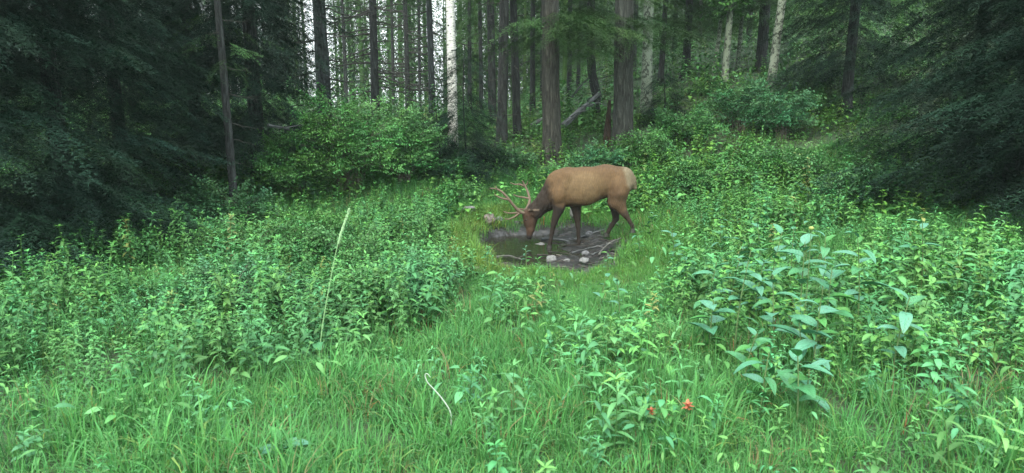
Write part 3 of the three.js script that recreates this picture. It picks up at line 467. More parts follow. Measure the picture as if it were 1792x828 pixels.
// ───────────────────────── the elk ─────────────────────────
{
  const elk = thing('elk', 'brown bull elk with antlers and cream rump drinking from the pool', 'elk', [1.32, 0, -12], R(-11));
  const ox = 1.3, b = (x1, y1, z1, r1, x2, y2, z2, r2, zs = 1, k = 0.06) => ({ a: V(x1 - ox, y1, z1), b: V(x2 - ox, y2, z2), r1, r2, zs, k });
  const N = 0.14, bones = [
    b(0.92, 1.09, 0, 0.34, 1.3, 1.145, 0, 0.345, 1.55, 0.07), b(1.3, 1.145, 0, 0.345, 1.7, 1.245, 0, 0.285, 1.45, 0.07), b(1.7, 1.255, 0, 0.285, 2.0, 1.29, 0, 0.225, 1.2, 0.09), b(2.0, 1.26, 0, 0.2, 2.08, 1.2, 0, 0.135, 1.0, 0.07),
    b(0.93, 1.2, 0, 0.26, 1.0, 1.25, 0, 0.24, 1.5, 0.08),
    b(0.86, 1.13, 0, 0.26, 0.62, 0.87, 0, 0.18, 1.25, 0.1), b(0.62, 0.87, 0, 0.18, 0.42, 0.68, 0, 0.148, 1.2, 0.08), b(0.42, 0.68, 0, 0.148, 0.29, 0.6, 0, 0.115, 1.1, 0.06),
    b(0.275, 0.57, 0, 0.115, 0.295, 0.46, 0, 0.11, 1.2, 0.05), b(0.295, 0.46, 0, 0.108, 0.305, 0.3, 0, 0.07, 1.2, 0.05), b(0.305, 0.3, 0, 0.066, 0.29, 0.165, 0, 0.054, 1.0, 0.04), b(0.36, 0.5, 0, 0.08, 0.33, 0.32, 0, 0.05, 1.3, 0.05),
    b(0.30, 0.66, 0.07, 0.03, 0.355, 0.72, 0.17, 0.03, 1, 0.03), b(0.30, 0.66, -0.07, 0.03, 0.36, 0.74, -0.18, 0.03, 1, 0.03),
    b(1.02, 1.32, 0.13, 0.1, 0.86, 0.96, 0.2, 0.1, 1, 0.05), b(1.02, 1.32, -0.13, 0.1, 0.86, 0.96, -0.2, 0.1, 1, 0.05), b(1.84, 1.4, 0.13, 0.07, 1.96, 1.05, 0.2, 0.12, 1, 0.05),
    // near hind leg, stretched back onto the bank
    b(1.95, 1.14, 0.13, 0.205, 1.93, 0.9, N, 0.15, 1.3, 0.06), b(1.9, 1.0, 0.15, 0.15, 1.85, 0.88, N, 0.1, 1.2, 0.05), b(1.93, 0.88, N, 0.13, 2.075, 0.65, N, 0.062, 1.1, 0.05), b(2.08, 0.66, N, 0.05, 2.2, 0.46, N, 0.034, 1, 0.03), b(2.2, 0.46, N, 0.036, 2.215, 0.41, N, 0.036, 1, 0.02),
    // far hind leg, under the belly
    b(1.93, 1.12, -0.12, 0.19, 1.86, 0.86, -N, 0.13, 1.2, 0.06), b(1.86, 0.86, -N, 0.115, 1.9, 0.54, -N, 0.058, 1, 0.04), b(1.9, 0.54, -N, 0.048, 1.775, 0.31, -N, 0.034, 1, 0.03), b(1.775, 0.31, -N, 0.036, 1.75, 0.26, -N, 0.036, 1, 0.02),
    // near foreleg
    b(0.85, 1.02, 0.13, 0.17, 0.865, 0.76, 0.14, 0.105, 1.2, 0.07), b(0.865, 0.76, 0.14, 0.1, 0.765, 0.43, 0.14, 0.052, 1, 0.04), b(0.765, 0.43, 0.14, 0.048, 0.715, 0.13, 0.14, 0.034, 1, 0.02), b(0.715, 0.13, 0.14, 0.038, 0.695, 0.05, 0.14, 0.036, 1, 0.02),
    // far foreleg
    b(1.0, 1.0, -0.12, 0.16, 1.15, 0.76, -0.13, 0.1, 1.2, 0.06), b(1.15, 0.76, -0.13, 0.095, 1.2, 0.4, -0.13, 0.05, 1, 0.04), b(1.2, 0.4, -0.13, 0.047, 1.215, 0.09, -0.13, 0.034, 1, 0.02), b(1.215, 0.09, -0.13, 0.038, 1.215, 0.02, -0.13, 0.036, 1, 0.02),
    b(2.2, 1.3, 0, 0.045, 2.235, 1.13, 0, 0.03, 1, 0.04),
  ];
  const q = V(), e = V();
  const one = (B, x, y, z) => { e.copy(B.b).sub(B.a); const zc = (B.a.z + B.b.z) / 2; q.set(x - B.a.x, y - B.a.y, (z - zc) * B.zs + zc - B.a.z); const t = clamp(q.dot(e) / e.dot(e), 0, 1); return q.addScaledVector(e, -t).length() - lerp(B.r1, B.r2, t); };
  const sdf = (x, y, z) => { let d = 9; for (const B of bones) { const s = one(B, x, y, z), k = B.k, h = clamp(0.5 + (0.5 * (d - s)) / k, 0, 1); d = lerp(d, s, h) - k * h * (1 - h); } return d; };
  // surface nets on a grid
  function nets(f, lo, hi, c) {
    const n = [0, 1, 2].map((i) => Math.ceil((hi[i] - lo[i]) / c) + 1), id = (i, j, k) => (k * n[1] + j) * n[0] + i, D = new Float32Array(n[0] * n[1] * n[2]), vi = new Int32Array(D.length).fill(-1), P = [], I = [];
    for (let k = 0; k < n[2]; k++) for (let j = 0; j < n[1]; j++) for (let i = 0; i < n[0]; i++) D[id(i, j, k)] = f(lo[0] + i * c, lo[1] + j * c, lo[2] + k * c);
    for (let k = 0; k < n[2] - 1; k++) for (let j = 0; j < n[1] - 1; j++) for (let i = 0; i < n[0] - 1; i++) {
      let m = 0, sx = 0, sy = 0, sz = 0, ct = 0; const v = [];
      for (let o = 0; o < 8; o++) { v[o] = D[id(i + (o & 1), j + ((o >> 1) & 1), k + (o >> 2))]; if (v[o] < 0) m |= 1 << o; }
      if (m === 0 || m === 255) continue;
      for (let o = 0; o < 8; o++) for (const ax of [1, 2, 4]) { const p = o | ax; if (p === o || (v[o] < 0) === (v[p] < 0)) continue; const t = v[o] / (v[o] - v[p]); sx += (o & 1) + (ax === 1 ? t : 0); sy += ((o >> 1) & 1) + (ax === 2 ? t : 0); sz += (o >> 2) + (ax === 4 ? t : 0); ct++; }
      vi[id(i, j, k)] = P.length / 3; P.push(lo[0] + (i + sx / ct) * c, lo[1] + (j + sy / ct) * c, lo[2] + (k + sz / ct) * c);
    }
    const quad = (a, b2, c2, d2, flip) => { if (Math.min(a, b2, c2, d2) < 0) return; flip ? I.push(a, c2, b2, a, d2, c2) : I.push(a, b2, c2, a, c2, d2); };
    for (let k = 1; k < n[2] - 1; k++) for (let j = 1; j < n[1] - 1; j++) for (let i = 1; i < n[0] - 1; i++) {
      const s = D[id(i, j, k)] < 0;
      if (s !== D[id(i + 1, j, k)] < 0) quad(vi[id(i, j - 1, k - 1)], vi[id(i, j, k - 1)], vi[id(i, j, k)], vi[id(i, j - 1, k)], !s);
      if (s !== D[id(i, j + 1, k)] < 0) quad(vi[id(i - 1, j, k - 1)], vi[id(i, j, k - 1)], vi[id(i, j, k)], vi[id(i - 1, j, k)], s);
      if (s !== D[id(i, j, k + 1)] < 0) quad(vi[id(i - 1, j - 1, k)], vi[id(i, j - 1, k)], vi[id(i, j, k)], vi[id(i - 1, j, k)], !s);
    }
    return geom(P, I);
  }
  const g = nets((x, y, z) => sdf(x, y, z) + (fbm(x * 14, y * 14, z * 14, 2) - 0.5) * 0.008 + (fbm(x * 30, y * 11, z * 30, 2) - 0.5) * (x < -0.55 && y > 0.5 ? 0.03 : 0.006), [-1.28, -0.06, -0.42], [1.08, 1.66, 0.42], 0.013);
  { // coat: tan body, dark neck, belly and legs, cream rump
    const p = g.attributes.position, C = [], tan = [0.115, 0.066, 0.026], pale = [0.152, 0.098, 0.045], dk = [0.0155, 0.009, 0.0045], neck = [0.022, 0.0125, 0.0065], face = [0.056, 0.029, 0.015], cream = [0.165, 0.134, 0.082];
    const mix = (a, c, t) => a.map((v, i) => lerp(v, c[i], clamp(t, 0, 1)));
    for (let i = 0; i < p.count; i++) {
      const x = p.getX(i) + ox, y = p.getY(i), z = p.getZ(i), n = fbm(x * 9, y * 9, z * 9, 3) - 0.5, w = n * 0.14;
      let c = mix(tan, pale, smoothstep(0.38 - Math.hypot((x - 1.35) * 0.75, y - 1.15) + w * 0.7, 0, 0.22));
      c = mix(c, [0.085, 0.047, 0.022], smoothstep(y + w, 1.4, 1.52) * 0.6);
      c = mix(c, [0.07, 0.038, 0.017], smoothstep(0.28 - Math.hypot(x - 1.92, y - 1.0), 0, 0.2) * 0.7);
      const nk = (x - 0.62) + (0.97 - y) * -0.35; // along the neck
      c = mix(c, neck, 1 - smoothstep(nk + w, 0.0, 0.22));
      if (y < 0.72 && x < 0.47) c = mix(c, face, 1 - smoothstep(x + (y - 0.5) * 0.1 + w * 0.5, 0.36, 0.45));
      c = mix(c, dk, 1 - smoothstep(y + w - (x > 1.62 ? 0.12 : 0), 0.72, 0.86)  * 1) ;
      if (x < 0.5 && y < 0.72) { c = mix(neck, face, 1 - smoothstep(x + (y - 0.5) * 0.1 + w * 0.4, 0.35, 0.44)); c = mix(c, [0.012, 0.01, 0.009], 1 - smoothstep(y, 0.17, 0.24)); if (z > 0.11 && y > 0.68 || z < -0.11 && y > 0.68) c = mix(face, [0.2, 0.16, 0.12], 0.6); }
      if (x > 1.6 && y < 1.0 && z > 0.02) c = mix(dk, mix([0.07, 0.04, 0.02], tan, 0.4), smoothstep(y + w, 0.46, 0.74) * lerp(0.45, 1, smoothstep(2.1 - x - (0.66 - y) * 0.4 + w, 0, 0.12)));
      if (y > 1.02) c = mix(c, cream, smoothstep(x - (1.965 + (1.56 - y) * 0.36) + w * 0.5, -0.04, 0.06));
      const k = 1 + n * 0.4 + (fbm(x * 16, y * 40, z * 16, 2) - 0.5) * 0.3; C.push(c[0] * k, c[1] * k, c[2] * k);
    }
    g.setAttribute('color', new THREE.Float32BufferAttribute(C, 3));
    const U = []; for (let i = 0; i < p.count; i++) U.push((p.getX(i) + p.getZ(i) * 0.3) / 0.5, (p.getY(i) + p.getZ(i) * 0.5) / 0.5); g.setAttribute('uv', new THREE.Float32BufferAttribute(U, 2));
  }
  const fur = (u, v) => { const w = pf(u, v, 4, 4, 15) * 0.08; return pf(u + w, v, 60, 12, 70); };
  part('body', g, new THREE.MeshPhysicalMaterial({ vertexColors: true, map: tex(256, 256, (u, v) => 0.93 + 0.22 * (fur(u, v) - 0.5)), bumpMap: tex(256, 256, fur, false), bumpScale: 0.007, roughness: 0.85, sheen: 0.12, sheenRoughness: 0.5, sheenColor: new THREE.Color(0.5, 0.42, 0.32) }), elk);
  const horn = new THREE.MeshStandardMaterial({ color: col(0.115, 0.084, 0.056), roughness: 0.75 });
  const ant = (pts, r0, r1) => { const p = curve(pts.map(([x, y, z]) => [x - ox, y, z]), 22); return tube(p, p.map((_, i) => lerp(r0, r1, Math.pow(i / 22, 1.3))), 8, 0.06, 4); };
  const near = mergeGeometries([
    ant([[0.2, 0.62, 0.07], [0.1, 0.68, 0.12], [0.02, 0.78, 0.17], [-0.08, 0.92, 0.22], [-0.18, 1.03, 0.24], [-0.29, 1.085, 0.22], [-0.43, 1.09, 0.16]], 0.033, 0.012),
    ant([[0.14, 0.65, 0.1], [0.02, 0.635, 0.16], [-0.09, 0.64, 0.2], [-0.17, 0.67, 0.2]], 0.02, 0.008), ant([[0.13, 0.64, 0.1], [0.04, 0.57, 0.19], [-0.06, 0.53, 0.25], [-0.13, 0.54, 0.27]], 0.019, 0.008),
    ant([[-0.05, 0.89, 0.21], [-0.14, 0.91, 0.26], [-0.24, 0.945, 0.28], [-0.32, 0.99, 0.28]], 0.02, 0.008), ant([[-0.27, 1.075, 0.22], [-0.3, 1.115, 0.24], [-0.31, 1.15, 0.24]], 0.013, 0.006)]);
  const far = mergeGeometries([
    ant([[0.2, 0.64, -0.05], [0.25, 0.75, -0.13], [0.26, 0.84, -0.2], [0.22, 0.96, -0.28], [0.17, 1.06, -0.32], [0.12, 1.15, -0.32], [0.1, 1.2, -0.3]], 0.033, 0.012),
    ant([[0.25, 0.87, -0.2], [0.14, 0.89, -0.22], [0.03, 0.905, -0.22], [-0.06, 0.94, -0.2]], 0.02, 0.008), ant([[0.15, 1.09, -0.33], [0.05, 1.125, -0.33], [-0.06, 1.13, -0.3], [-0.13, 1.16, -0.27]], 0.019, 0.008),
    ant([[0.2, 0.67, -0.08], [0.1, 0.67, -0.16], [0.0, 0.68, -0.21]], 0.019, 0.008), ant([[0.15, 1.1, -0.33], [0.19, 1.15, -0.34], [0.2, 1.2, -0.33]], 0.012, 0.005)]);
  part('antler', near, horn, elk); part('antler', far, horn, elk);
  const dark = new THREE.MeshStandardMaterial({ color: col(0.02, 0.017, 0.015), roughness: 0.5 });
  for (const [x, y, z] of [[0.69, 0.02, 0.14], [1.21, 0.0, -0.13], [1.735, 0.23, -N], [2.215, 0.37, N]]) { const h = new THREE.CylinderGeometry(0.036, 0.048, 0.075, 10); h.scale(1.25, 1, 0.9); const m = part('hoof', h, dark, elk); m.position.set(x - ox, y, z); }
  for (const s of [-1, 1]) { const m = part('eye', new THREE.SphereGeometry(0.02, 10, 8), new THREE.MeshStandardMaterial({ color: col(0.01, 0.008, 0.007), roughness: 0.12 }), elk); m.position.set(0.24 - ox, 0.5, s * 0.083); }
}

// ───────────────────────── stones, sticks and logs ─────────────────────────
function stoneGeo(seed) { const g = mergeVertices(new THREE.IcosahedronGeometry(1, 4).deleteAttribute('uv').deleteAttribute('normal')), p = g.attributes.position, v = V(), C = []; for (let i = 0; i < p.count; i++) { v.fromBufferAttribute(p, i); const n = fbm(v.x * 1.4 + seed * 3, v.y * 1.4, v.z * 1.4, 4), c = 0.35 + 1.2 * fbm(v.x * 4 + seed, v.y * 4, v.z * 4, 4); v.multiplyScalar(0.45 + 1.1 * n); p.setXYZ(i, v.x, v.y, v.z); C.push(c, c, c); } g.setAttribute('color', new THREE.Float32BufferAttribute(C, 3)); g.computeVertexNormals(); return g; }
const STONE = [1, 2, 3, 4].map(stoneGeo), stoneMat = (r, g, b) => new THREE.MeshStandardMaterial({ color: col(r, g, b), vertexColors: true, roughness: 0.85 });
const PALE = stoneMat(0.16, 0.165, 0.16), GREY = stoneMat(0.12, 0.125, 0.13), PINK = stoneMat(0.16, 0.135, 0.125), DARK = stoneMat(0.04, 0.04, 0.04);
[[820, 13.9, 0.17, 0.13, PALE, 'rounded pale stone in the grass left of the antlers', 0.13], [857, 13.4, 0.14, 0.12, PINK, 'pinkish stone on the rim of the pool below the antlers', 0.1], [874, 13.6, 0.1, 0.08, GREY, 'small grey stone beside the pinkish one', 0.04], [945, 12.35, 0.13, 0.1, PALE, 'pale stone in the pool right of the drinking muzzle', 0.05], [1003, 13.6, 0.1, 0.14, PALE, 'pale upright stone on the bank seen between the elk\'s forelegs', 0.2], [965, 10.7, 0.09, 0.065, PALE, 'whitish stone at the near rim of the pool, left of the flat one', 0.04], [1022, 10.35, 0.1, 0.042, PALE, 'flat white stone at the near rim of the pool', 0.07], [992, 10.4, 0.05, 0.035, PALE, 'small whitish stone between two larger ones at the near rim', 0.03], [943, 11.0, 0.09, 0.06, PINK, 'small brownish stone in the mud by the near rim', 0.03], [1030, 12.7, 0.08, 0.06, GREY, 'grey stone in the mud behind the elk\'s far foreleg', 0.04], [1024, 11.3, 0.07, 0.05, GREY, 'small grey stone in the mud before the elk', 0.03], [1075, 12.9, 0.13, 0.09, GREY, 'grey stone beneath the elk\'s belly', 0.05], [830, 9.9, 0.12, 0.05, PINK, 'flat brownish stone in the grass near the end of the path', 0.02], [905, 13.7, 0.09, 0.07, DARK, 'dark wet stone under the elk\'s antlers', 0.02]].forEach(([px, d, r, h, m, l, up], i) => {
  const p = at(px, d), s = part('stone', STONE[i % 4], m, scene); s.position.set(p.x, p.y + up, p.z); s.scale.set(r, h, r * 0.85); s.rotation.y = i * 1.3; tag(s, l, 'stone');
});
function stick(name, label, cat, a, c, r0, r1, m, bow = 0.03, forks = 0, seed = 1) {
  const rand = rng(seed), A = V(...a), Bq = V(...c), mid = A.clone().lerp(Bq, 0.5), pts = [], n = 10, gs = [];
  for (let i = 0; i <= n; i++) { const t = i / n; pts.push(A.clone().lerp(Bq, t).sub(mid).add(V((rand() - 0.5) * 0.02, Math.sin(Math.PI * t) * bow + (rand() - 0.5) * 0.012, (rand() - 0.5) * 0.02))); }
  gs.push(tube(pts, pts.map((_, i) => lerp(r0, r1, i / n)), r0 > 0.05 ? 12 : 7, 0.1, seed));
  for (let k = 0; k < forks; k++) { const p = pts[2 + Math.floor(rand() * 7)], l = lerp(0.12, 0.35, rand()) * (r0 > 0.05 ? 2.4 : 1); gs.push(tube([p, p.clone().add(V((rand() - 0.2) * l, l * 0.3 * (rand()), (rand() - 0.5) * l)), p.clone().add(V((rand()) * l * 1.6, l * 0.5 * rand(), (rand() - 0.5) * l * 1.6))], [r1 * 0.8, r1 * 0.5, r1 * 0.25], 5)); }
  const o = part(name, mergeGeometries(gs), m, scene); o.position.copy(mid); tag(o, label, cat); return o;
}
const on = (px, d, up = 0.03) => { const p = at(px, d); return [p.x, Math.max(p.y, POND.level - 0.01) + up, p.z]; };
stick('fallen_branch', 'long grey branch lying across the mud beneath the elk', 'branch', on(1005, 12.6, 0.05), on(1090, 12.9, 0.04), 0.03, 0.016, M.greyWood, 0.03, 4, 3);
stick('fallen_branch', 'short pale branch in the pool left of the elk\'s far foreleg', 'branch', on(948, 12.8), on(996, 12.5), 0.028, 0.016, M.greyWood, 0.02, 2, 4);
stick('fallen_branch', 'pale curved stick along the near left rim of the pool', 'branch', on(868, 10.9, 0.05), on(912, 10.75, 0.04), 0.024, 0.012, M.paleTwig, 0.04, 1, 5);
stick('fallen_branch', 'curved pale stick at the right rim of the muddy pool', 'branch', on(1048, 10.9, 0.05), on(1092, 11.9, 0.08), 0.02, 0.01, M.paleTwig, 0.08, 1, 6);
[[985, 12.1, 1035, 11.7], [1000, 11.4, 1062, 11.6], [1030, 12.4, 1065, 11.9], [960, 11.5, 1000, 11.2], [1012, 12.9, 1058, 12.2], [1045, 11.5, 1090, 12.2], [975, 11.9, 1010, 12.2], [1035, 11.1, 1070, 11.3], [940, 11.2, 975, 11.05], [1062, 12.6, 1092, 12.35], [1058, 11.7, 1104, 11.95], [1072, 12.1, 1112, 12.4]].forEach(([a, d1, c, d2], k) => stick('stick', ['dark stick in the mud left of the elk\'s far forefoot', 'dark stick lying in the mud in front of the forefoot', 'dark stick slanting beneath the belly', 'stick in the mud near the whitish stone', 'dark stick running towards the long grey branch', 'stick at the right edge of the mud', 'dark stick behind the near foreleg', 'short stick near the right rim of the pool', 'short stick beside the small brownish stone', 'stick below the elk\'s hind legs', 'stick on the mud before the near hind foot', 'stick at the right end of the mud by the hind hooves'][k], 'stick', on(a, d1, 0.02), on(c, d2, 0.03), 0.012 + 0.005 * (k % 3), 0.006, k % 3 === 1 ? M.greyWood : M.wetWood, 0.015, 2, 30 + k));
{ // twigs and leaf litter trodden into the mud
  const r = rng(611), tw = tube([V(-0.5, 0, 0), V(-0.1, 0.03, 0.04), V(0.5, 0, -0.02)], [0.03, 0.026, 0.012], 4), l = [];
  for (let k = 0; k < 1300; k++) { const x = lerp(-0.9, 2.5, r()), z = lerp(-14, -9.7, r()), y = height(x, z); if (basin(x, z) > 0.98 || (y < POND.level - 0.01)) continue; l.push([mat4(x, y + 0.02, z, r() * 6.28, (r() - 0.5) * 0.3, (r() - 0.5) * 0.5, lerp(0.06, 0.34, r() * r())), vary(r() < 0.35 ? col(0.13, 0.125, 0.115) : col(0.05, 0.042, 0.034), r, 0.4)]); }
  tag(inst('litter', tw, new THREE.MeshStandardMaterial({ roughness: 0.8 }), l, scene), 'broken twigs and litter strewn over the mud of the pool', 'litter', null, 'stuff');
}
{ // fallen trunks in the wood
  const p = at(985, 21), q = at(1022, 22.5);
  stick('fallen_log', 'grey broken log leaning in the wood right of the thick brown trunk', 'log', [p.x, p.y + 0.35, p.z], [q.x + 0.5, q.y + 1.0, q.z], 0.11, 0.06, M.greyWood, 0.0, 5, 50);
  const p2 = at(930, 22), q2 = at(952, 22);
  stick('fallen_log', 'short pale log on the ground left of the thick brown trunk', 'log', [p2.x, p2.y + 0.25, p2.z], [q2.x, q2.y + 0.45, q2.z], 0.09, 0.07, M.greyWood, 0.0, 1, 51);
  const p3 = at(1000, 24), q3 = at(1052, 24.5);
  stick('fallen_log', 'pale dead branch tangle above the fallen grey log', 'branch', [p3.x, p3.y + 0.7, p3.z], [q3.x, q3.y + 1.6, q3.z], 0.04, 0.012, M.greyWood, 0.1, 8, 52);
  const p4 = at(478, 14.5), q4 = at(528, 15.5);
  stick('fallen_log', 'bare grey pole slanting beside the dark spruce on the left', 'log', [p4.x, p4.y + 1.75, p4.z], [q4.x, q4.y + 1.35, q4.z], 0.035, 0.03, M.greyWood, 0, 1, 53);
  const s = at(1064, 19), r = rng(5), t = thing('tree_stump', 'rotten reddish-brown tree stump beside the thickest trunk', 'stump', s.toArray());
  part('trunk', trunkGeo({ H: 1.45, dia: 0.3, wob: 0.16, bend: 0.02 }, { ph: 2 }).g, M.redBark, t);
}

// ───────────────────────── plants one can single out ─────────────────────────
const BIGLEAF = [0, 1, 2].map((k) => { const B = bins(); B.U = []; leafInto(B, new THREE.Matrix4(), 1, [0.42, 0.36, 0.5][k], 8, 0.22 + k * 0.08, [0.45, 0.75, 0.3][k], [0.4, 0.42, 0.38][k]); const g = geom(B.P, B.I, B.C, B.U), p = g.attributes.position; for (let i = 0; i < p.count; i++) p.setY(i, p.getY(i) + 0.012 * Math.sin(p.getX(i) * 26) * (Math.abs(p.getZ(i)) / 0.2)); g.computeVertexNormals(); return g; });
const veins = (u, v) => { const s = Math.abs(v * 2 - 1), f = Math.abs(((u * 10 - s * 1.6) % 1 + 1) % 1 - 0.5); return clamp(Math.max(1 - s / 0.07, (1 - f / 0.1) * 0.7) , 0, 1); }, veinTint = tex(256, 128, (u, v) => { const k = 0.78 + 0.2 * veins(u, v) + 0.12 * (pf(u, v, 8, 6, 44) - 0.5), b = pf(u, v, 9, 7, 51) > 0.74 ? 0.8 : 1; return [k * (b < 1 ? 0.95 : 1), k * b, k * b]; }), veinBump = tex(256, 128, (u, v) => 1 - veins(u, v), false);
veinTint.repeat.set(1, 0.5); veinTint.offset.set(0, 0.5); veinBump.repeat.set(1, 0.5); veinBump.offset.set(0, 0.5);
const leafMats = [[0.095, 0.36, 0.19], [0.085, 0.34, 0.13], [0.13, 0.41, 0.25], [0.08, 0.35, 0.07]].map(([r, g, b]) => new THREE.MeshStandardMaterial({ color: col(r, g, b), vertexColors: true, roughness: 0.45, map: veinTint, bumpMap: veinBump, bumpScale: 0.004 }));
function bigPlant(label, px, d, h, n, size, seed, o = {}) {
  const rand = rng(seed), p = at(px, d), t = thing('broadleaf_plant', label, 'plant', p.toArray(), 0), ln = (rand() - 0.5) * 0.3, lz = (rand() - 0.5) * 0.2, pts = [0, 0.33, 0.66, 1].map((k) => V(ln * h * k * k, h * k - 0.04 * (1 - k), lz * h * k * k)), cv = new THREE.CatmullRomCurve3(pts);
  part('stem', tube(cv.getPoints(8), Array.from({ length: 9 }, (_, i) => lerp(0.008, 0.004, i / 8)), 6), M.stem, t);
  let ph = rand() * 6.283;
  for (let k = 0; k < n; k++) {
    const f = lerp(o.from ?? 0.3, 1, Math.pow((k + 0.6) / n, 0.8)), q = cv.getPoint(Math.min(1, f)), m = part('leaf', BIGLEAF[Math.floor(rand() * 3)], leafMats[Math.floor(rand() * 4)], t); ph += 2.4 + (rand() - 0.5) * 0.6;
    const s = size * lerp(0.7, 1.15, rand()) * (f > 0.9 ? 0.7 : 1); m.position.copy(q); m.scale.setScalar(s); m.rotation.order = 'YZX'; m.rotation.set((rand() - 0.5) * 0.5, ph, lerp(0.1, 0.7, rand()) + (f > 0.9 ? 0.3 : 0));
  }
  return t;
}
[['broad-leaved plant with a big pale leaf reaching left, near the right edge', 1285, 5.6, 0.95, 9, 0.27], ['tall broad-leaved plant at the right edge above the others', 1395, 5.6, 1.0, 11, 0.25], ['broad-leaved plant behind the tall one on the right', 1340, 6.6, 1.0, 10, 0.24], ['broad-leaved plant at the right edge, low and bright', 1420, 4.9, 0.75, 9, 0.24], ['broad-leaved plant low at the right, just under the pale leaf', 1300, 4.9, 0.5, 7, 0.2], ['blue-green broad-leaved plant standing in the grass right of centre', 1085, 6.7, 0.55, 9, 0.17], ['blue-green broad-leaved plant beside the one right of centre', 1050, 7.3, 0.5, 7, 0.15], ['broad-leaved plant on the right bank behind the elk', 1180, 9.6, 0.7, 9, 0.2], ['broad-leaved plant high on the right bank', 1330, 8.6, 0.8, 10, 0.22], ['broad-leaved plant near the top of the right bank at the edge', 1410, 8.0, 0.9, 10, 0.22], ['broad-leaved plant on the right bank below the dark bush', 1260, 9.4, 0.75, 9, 0.2], ['broad-leaved plant right of the flowers with leaves spread low', 1330, 4.4, 0.5, 8, 0.24], ['broad-leaved plant between the tall one and the pale reaching leaf', 1350, 5.2, 0.85, 10, 0.27], ['broad-leaved plant in front of the dark gap low at the right', 1400, 5.0, 0.55, 8, 0.26], ['broad-leaved plant reaching up behind the pale leaf on the right', 1275, 6.9, 0.9, 9, 0.24], ['broad-leaved plant in the middle of the right bank', 1380, 7.2, 0.95, 10, 0.25], ['broad-leaved plant leaning out over the grass right of centre', 1200, 7.6, 0.65, 8, 0.2], ['large-leaved plant beyond the right edge plants', 1500, 6.0, 1.0, 10, 0.26], ['large-leaved plant among the herbs far right', 1610, 6.6, 0.9, 10, 0.24], ['large-leaved plant low in the corner far right', 1560, 4.8, 0.7, 9, 0.24], ['broad-leaved plant by the right rim of the pool', 1120, 10.4, 0.5, 8, 0.16], ['broad-leaved plant with pale leaves just above the flowers on the right', 1240, 5.6, 0.55, 9, 0.24], ['broad-leaved plant in the grass below the right bank', 1235, 6.5, 0.75, 9, 0.22], ['broad-leaved plant left of the tall one at the right', 1315, 6.2, 0.8, 10, 0.24], ['broad-leaved plant low beside the right edge near the camera', 1395, 4.3, 0.5, 8, 0.26], ['broad-leaved plant crowding the right edge below the tall one', 1440, 5.4, 0.8, 11, 0.26], ['broad-leaved plant at the right edge between two taller ones', 1435, 6.3, 0.95, 11, 0.25], ['small leafy plant on the near rim standing against the dark water', 921, 10.0, 0.36, 9, 0.1], ['small leafy plant on the near rim left of the water', 850, 9.9, 0.3, 8, 0.1], ['small leafy plant on the near rim right of the flat stone', 1062, 9.7, 0.3, 8, 0.1], ['broad-leaved plant standing close behind the elk\'s hind foot', 1135, 11.6, 0.6, 8, 0.18]].forEach(([l, px, d, h, n, s], i) => bigPlant(l, px, d, h, n, s, 900 + i * 7));
// single large leaves low in the foreground
for (const [l, px, d, h, n, s, seed] of [['wide pale leaf of a low plant at the bottom right', 1225, 4.15, 0.12, 3, 0.26, 41], ['pale blade-like leaves of a low plant left of the path', 560, 5.3, 0.3, 3, 0.2, 43], ['broad upright leaves of a plant at the bottom left', 500, 3.7, 0.16, 4, 0.22, 45], ['pale leaf of a low plant low on the right edge', 1410, 4.45, 0.35, 4, 0.24, 47]]) bigPlant(l, px, d, h, n, s, seed);
{ // yellow-green star-shaped plant
  const p = at(1076, 4.5), t = thing('star_plant', 'yellow-green plant with a star of narrow leaves in the grass', 'plant', p.toArray()), m = new THREE.MeshStandardMaterial({ color: col(0.14, 0.32, 0.06), vertexColors: true, roughness: 0.5 });
  part('stem', tube([V(0, -0.03, 0), V(0.01, 0.15, 0), V(0, 0.3, 0.01)], [0.004, 0.003, 0.003], 5), M.stem, t);
  for (let k = 0; k < 8; k++) { const l = part('leaf', BIGLEAF[1], m, t); l.position.set(0, 0.3, 0.01); l.scale.set(0.13, 0.13, 0.07); l.rotation.order = 'YZX'; l.rotation.set(0, k * 0.785, k % 2 ? 0.9 : 0.35); }
}
{ // tall grass stalk with a narrow seed head
  const p = at(556, 5.4), t = thing('grass_stalk', 'tall pale grass stalk with a narrow seed head rising over the herbs', 'grass stalk', p.toArray());
  const pts = curve([[0, 0, 0], [0.05, 0.35, 0], [0.13, 0.75, -0.02], [0.22, 1.12, -0.03], [0.33, 1.42, -0.04]], 20), m = new THREE.MeshStandardMaterial({ color: col(0.2, 0.36, 0.16), roughness: 0.8 });
  part('stem', tube(pts.slice(0, 17), pts.slice(0, 17).map((_, i) => 0.005 - i * 0.0001), 6), m, t);
  const hd = pts.slice(15), r = rng(4), hp = curve(hd.map((v) => v.toArray()), 24), gs = [tube(hp, hp.map((_, i) => 0.004 + 0.006 * Math.sin(Math.PI * Math.min(1, 0.12 + i / 26))), 7, 0.2, 3)];
  for (let k = 0; k < 60; k++) { const v = hp[Math.floor(r() * 24)], a = r() * 6.28, s = new THREE.SphereGeometry(0.006, 5, 4); s.scale(0.7, 1.8, 0.7); s.translate(v.x + Math.cos(a) * 0.009, v.y, v.z + Math.sin(a) * 0.009); gs.push(s); }
  part('seed_head', mergeGeometries(gs), new THREE.MeshStandardMaterial({ color: col(0.24, 0.4, 0.2), roughness: 0.85 }), t);
}
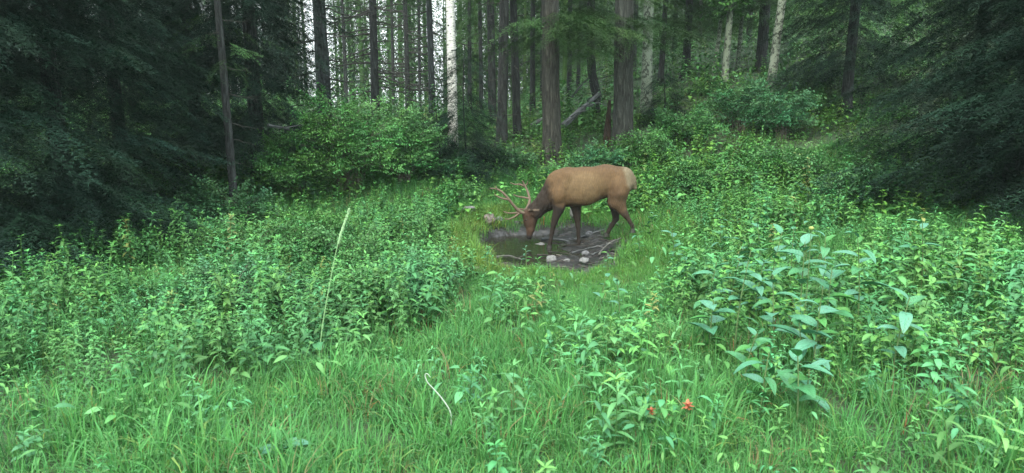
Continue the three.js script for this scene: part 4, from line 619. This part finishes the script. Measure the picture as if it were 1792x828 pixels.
{ // pale dry stem, bent over at its tip
  const p = at(792, 4.3), pts = curve([[0.0, 0.02, 0], [0.0, 0.16, 0.0], [-0.05, 0.27, 0], [-0.11, 0.36, 0], [-0.155, 0.43, 0.01], [-0.165, 0.49, 0.01], [-0.15, 0.5, 0.02], [-0.13, 0.47, 0.02]], 24);
  const s = part('dry_stem', tube(pts, pts.map((_, i) => lerp(0.005, 0.0026, i / 24)), 6, 0.1, 2), new THREE.MeshStandardMaterial({ color: col(0.38, 0.45, 0.38), roughness: 0.7 }), scene); s.position.copy(p).add(V(0, 0.07, 0.12)); s.scale.set(1, 0.85, 1); tag(s, 'bent pale dry stem standing in the grass at the bottom', 'dry stem');
}
for (const [px, d, h, s, l] of [[1200, 4.0, 0.25, 1.1, 'bright orange-red flower low in the grass at the right'], [1137, 4.0, 0.22, 0.8, 'smaller orange-red flower left of the brighter one, half hidden']]) {
  const p = at(px, d), t = thing('wildflower', l, 'flower', p.toArray()), r = rng(px), m = new THREE.MeshStandardMaterial({ color: col(0.32, 0.095, 0.04), vertexColors: true, roughness: 0.6 });
  part('stem', tube([V(0, -0.03, 0), V(0.01, h * 0.5, 0), V(0, h, 0)], [0.003, 0.0025, 0.002], 5), M.stem, t);
  for (let k = 0; k < 14; k++) { const q = part('petal', BIGLEAF[k % 3], m, t); q.position.set(0, h + (k / 14) * 0.03 * s, 0); q.scale.setScalar(0.045 * s * lerp(0.8, 1.1, r())); q.rotation.order = 'YZX'; q.rotation.set(0, k * 2.4, 0.3 + (k / 14) * 0.9); }
}
{ // yellow bud and leaf
  const p = at(1400, 5.5), t = thing('wildflower', 'pale yellow bud on a stem among the broad leaves at the right edge', 'flower', p.toArray());
  part('stem', tube([V(0, -0.03, 0), V(0.02, 0.6, 0), V(0, 1.12, 0.03)], [0.005, 0.004, 0.003], 5), M.stem, t);
  const b = new THREE.SphereGeometry(0.02, 10, 8); b.scale(1.1, 0.8, 1.1); const q = part('bud', b, new THREE.MeshStandardMaterial({ color: col(0.26, 0.3, 0.08), roughness: 0.7 }), t); q.position.set(0, 1.14, 0.03);
}
for (const o of scene.children) o.traverse?.((c) => { if (c.isMesh) c.castShadow = c.receiveShadow = true; });

renderer.render(scene, camera);
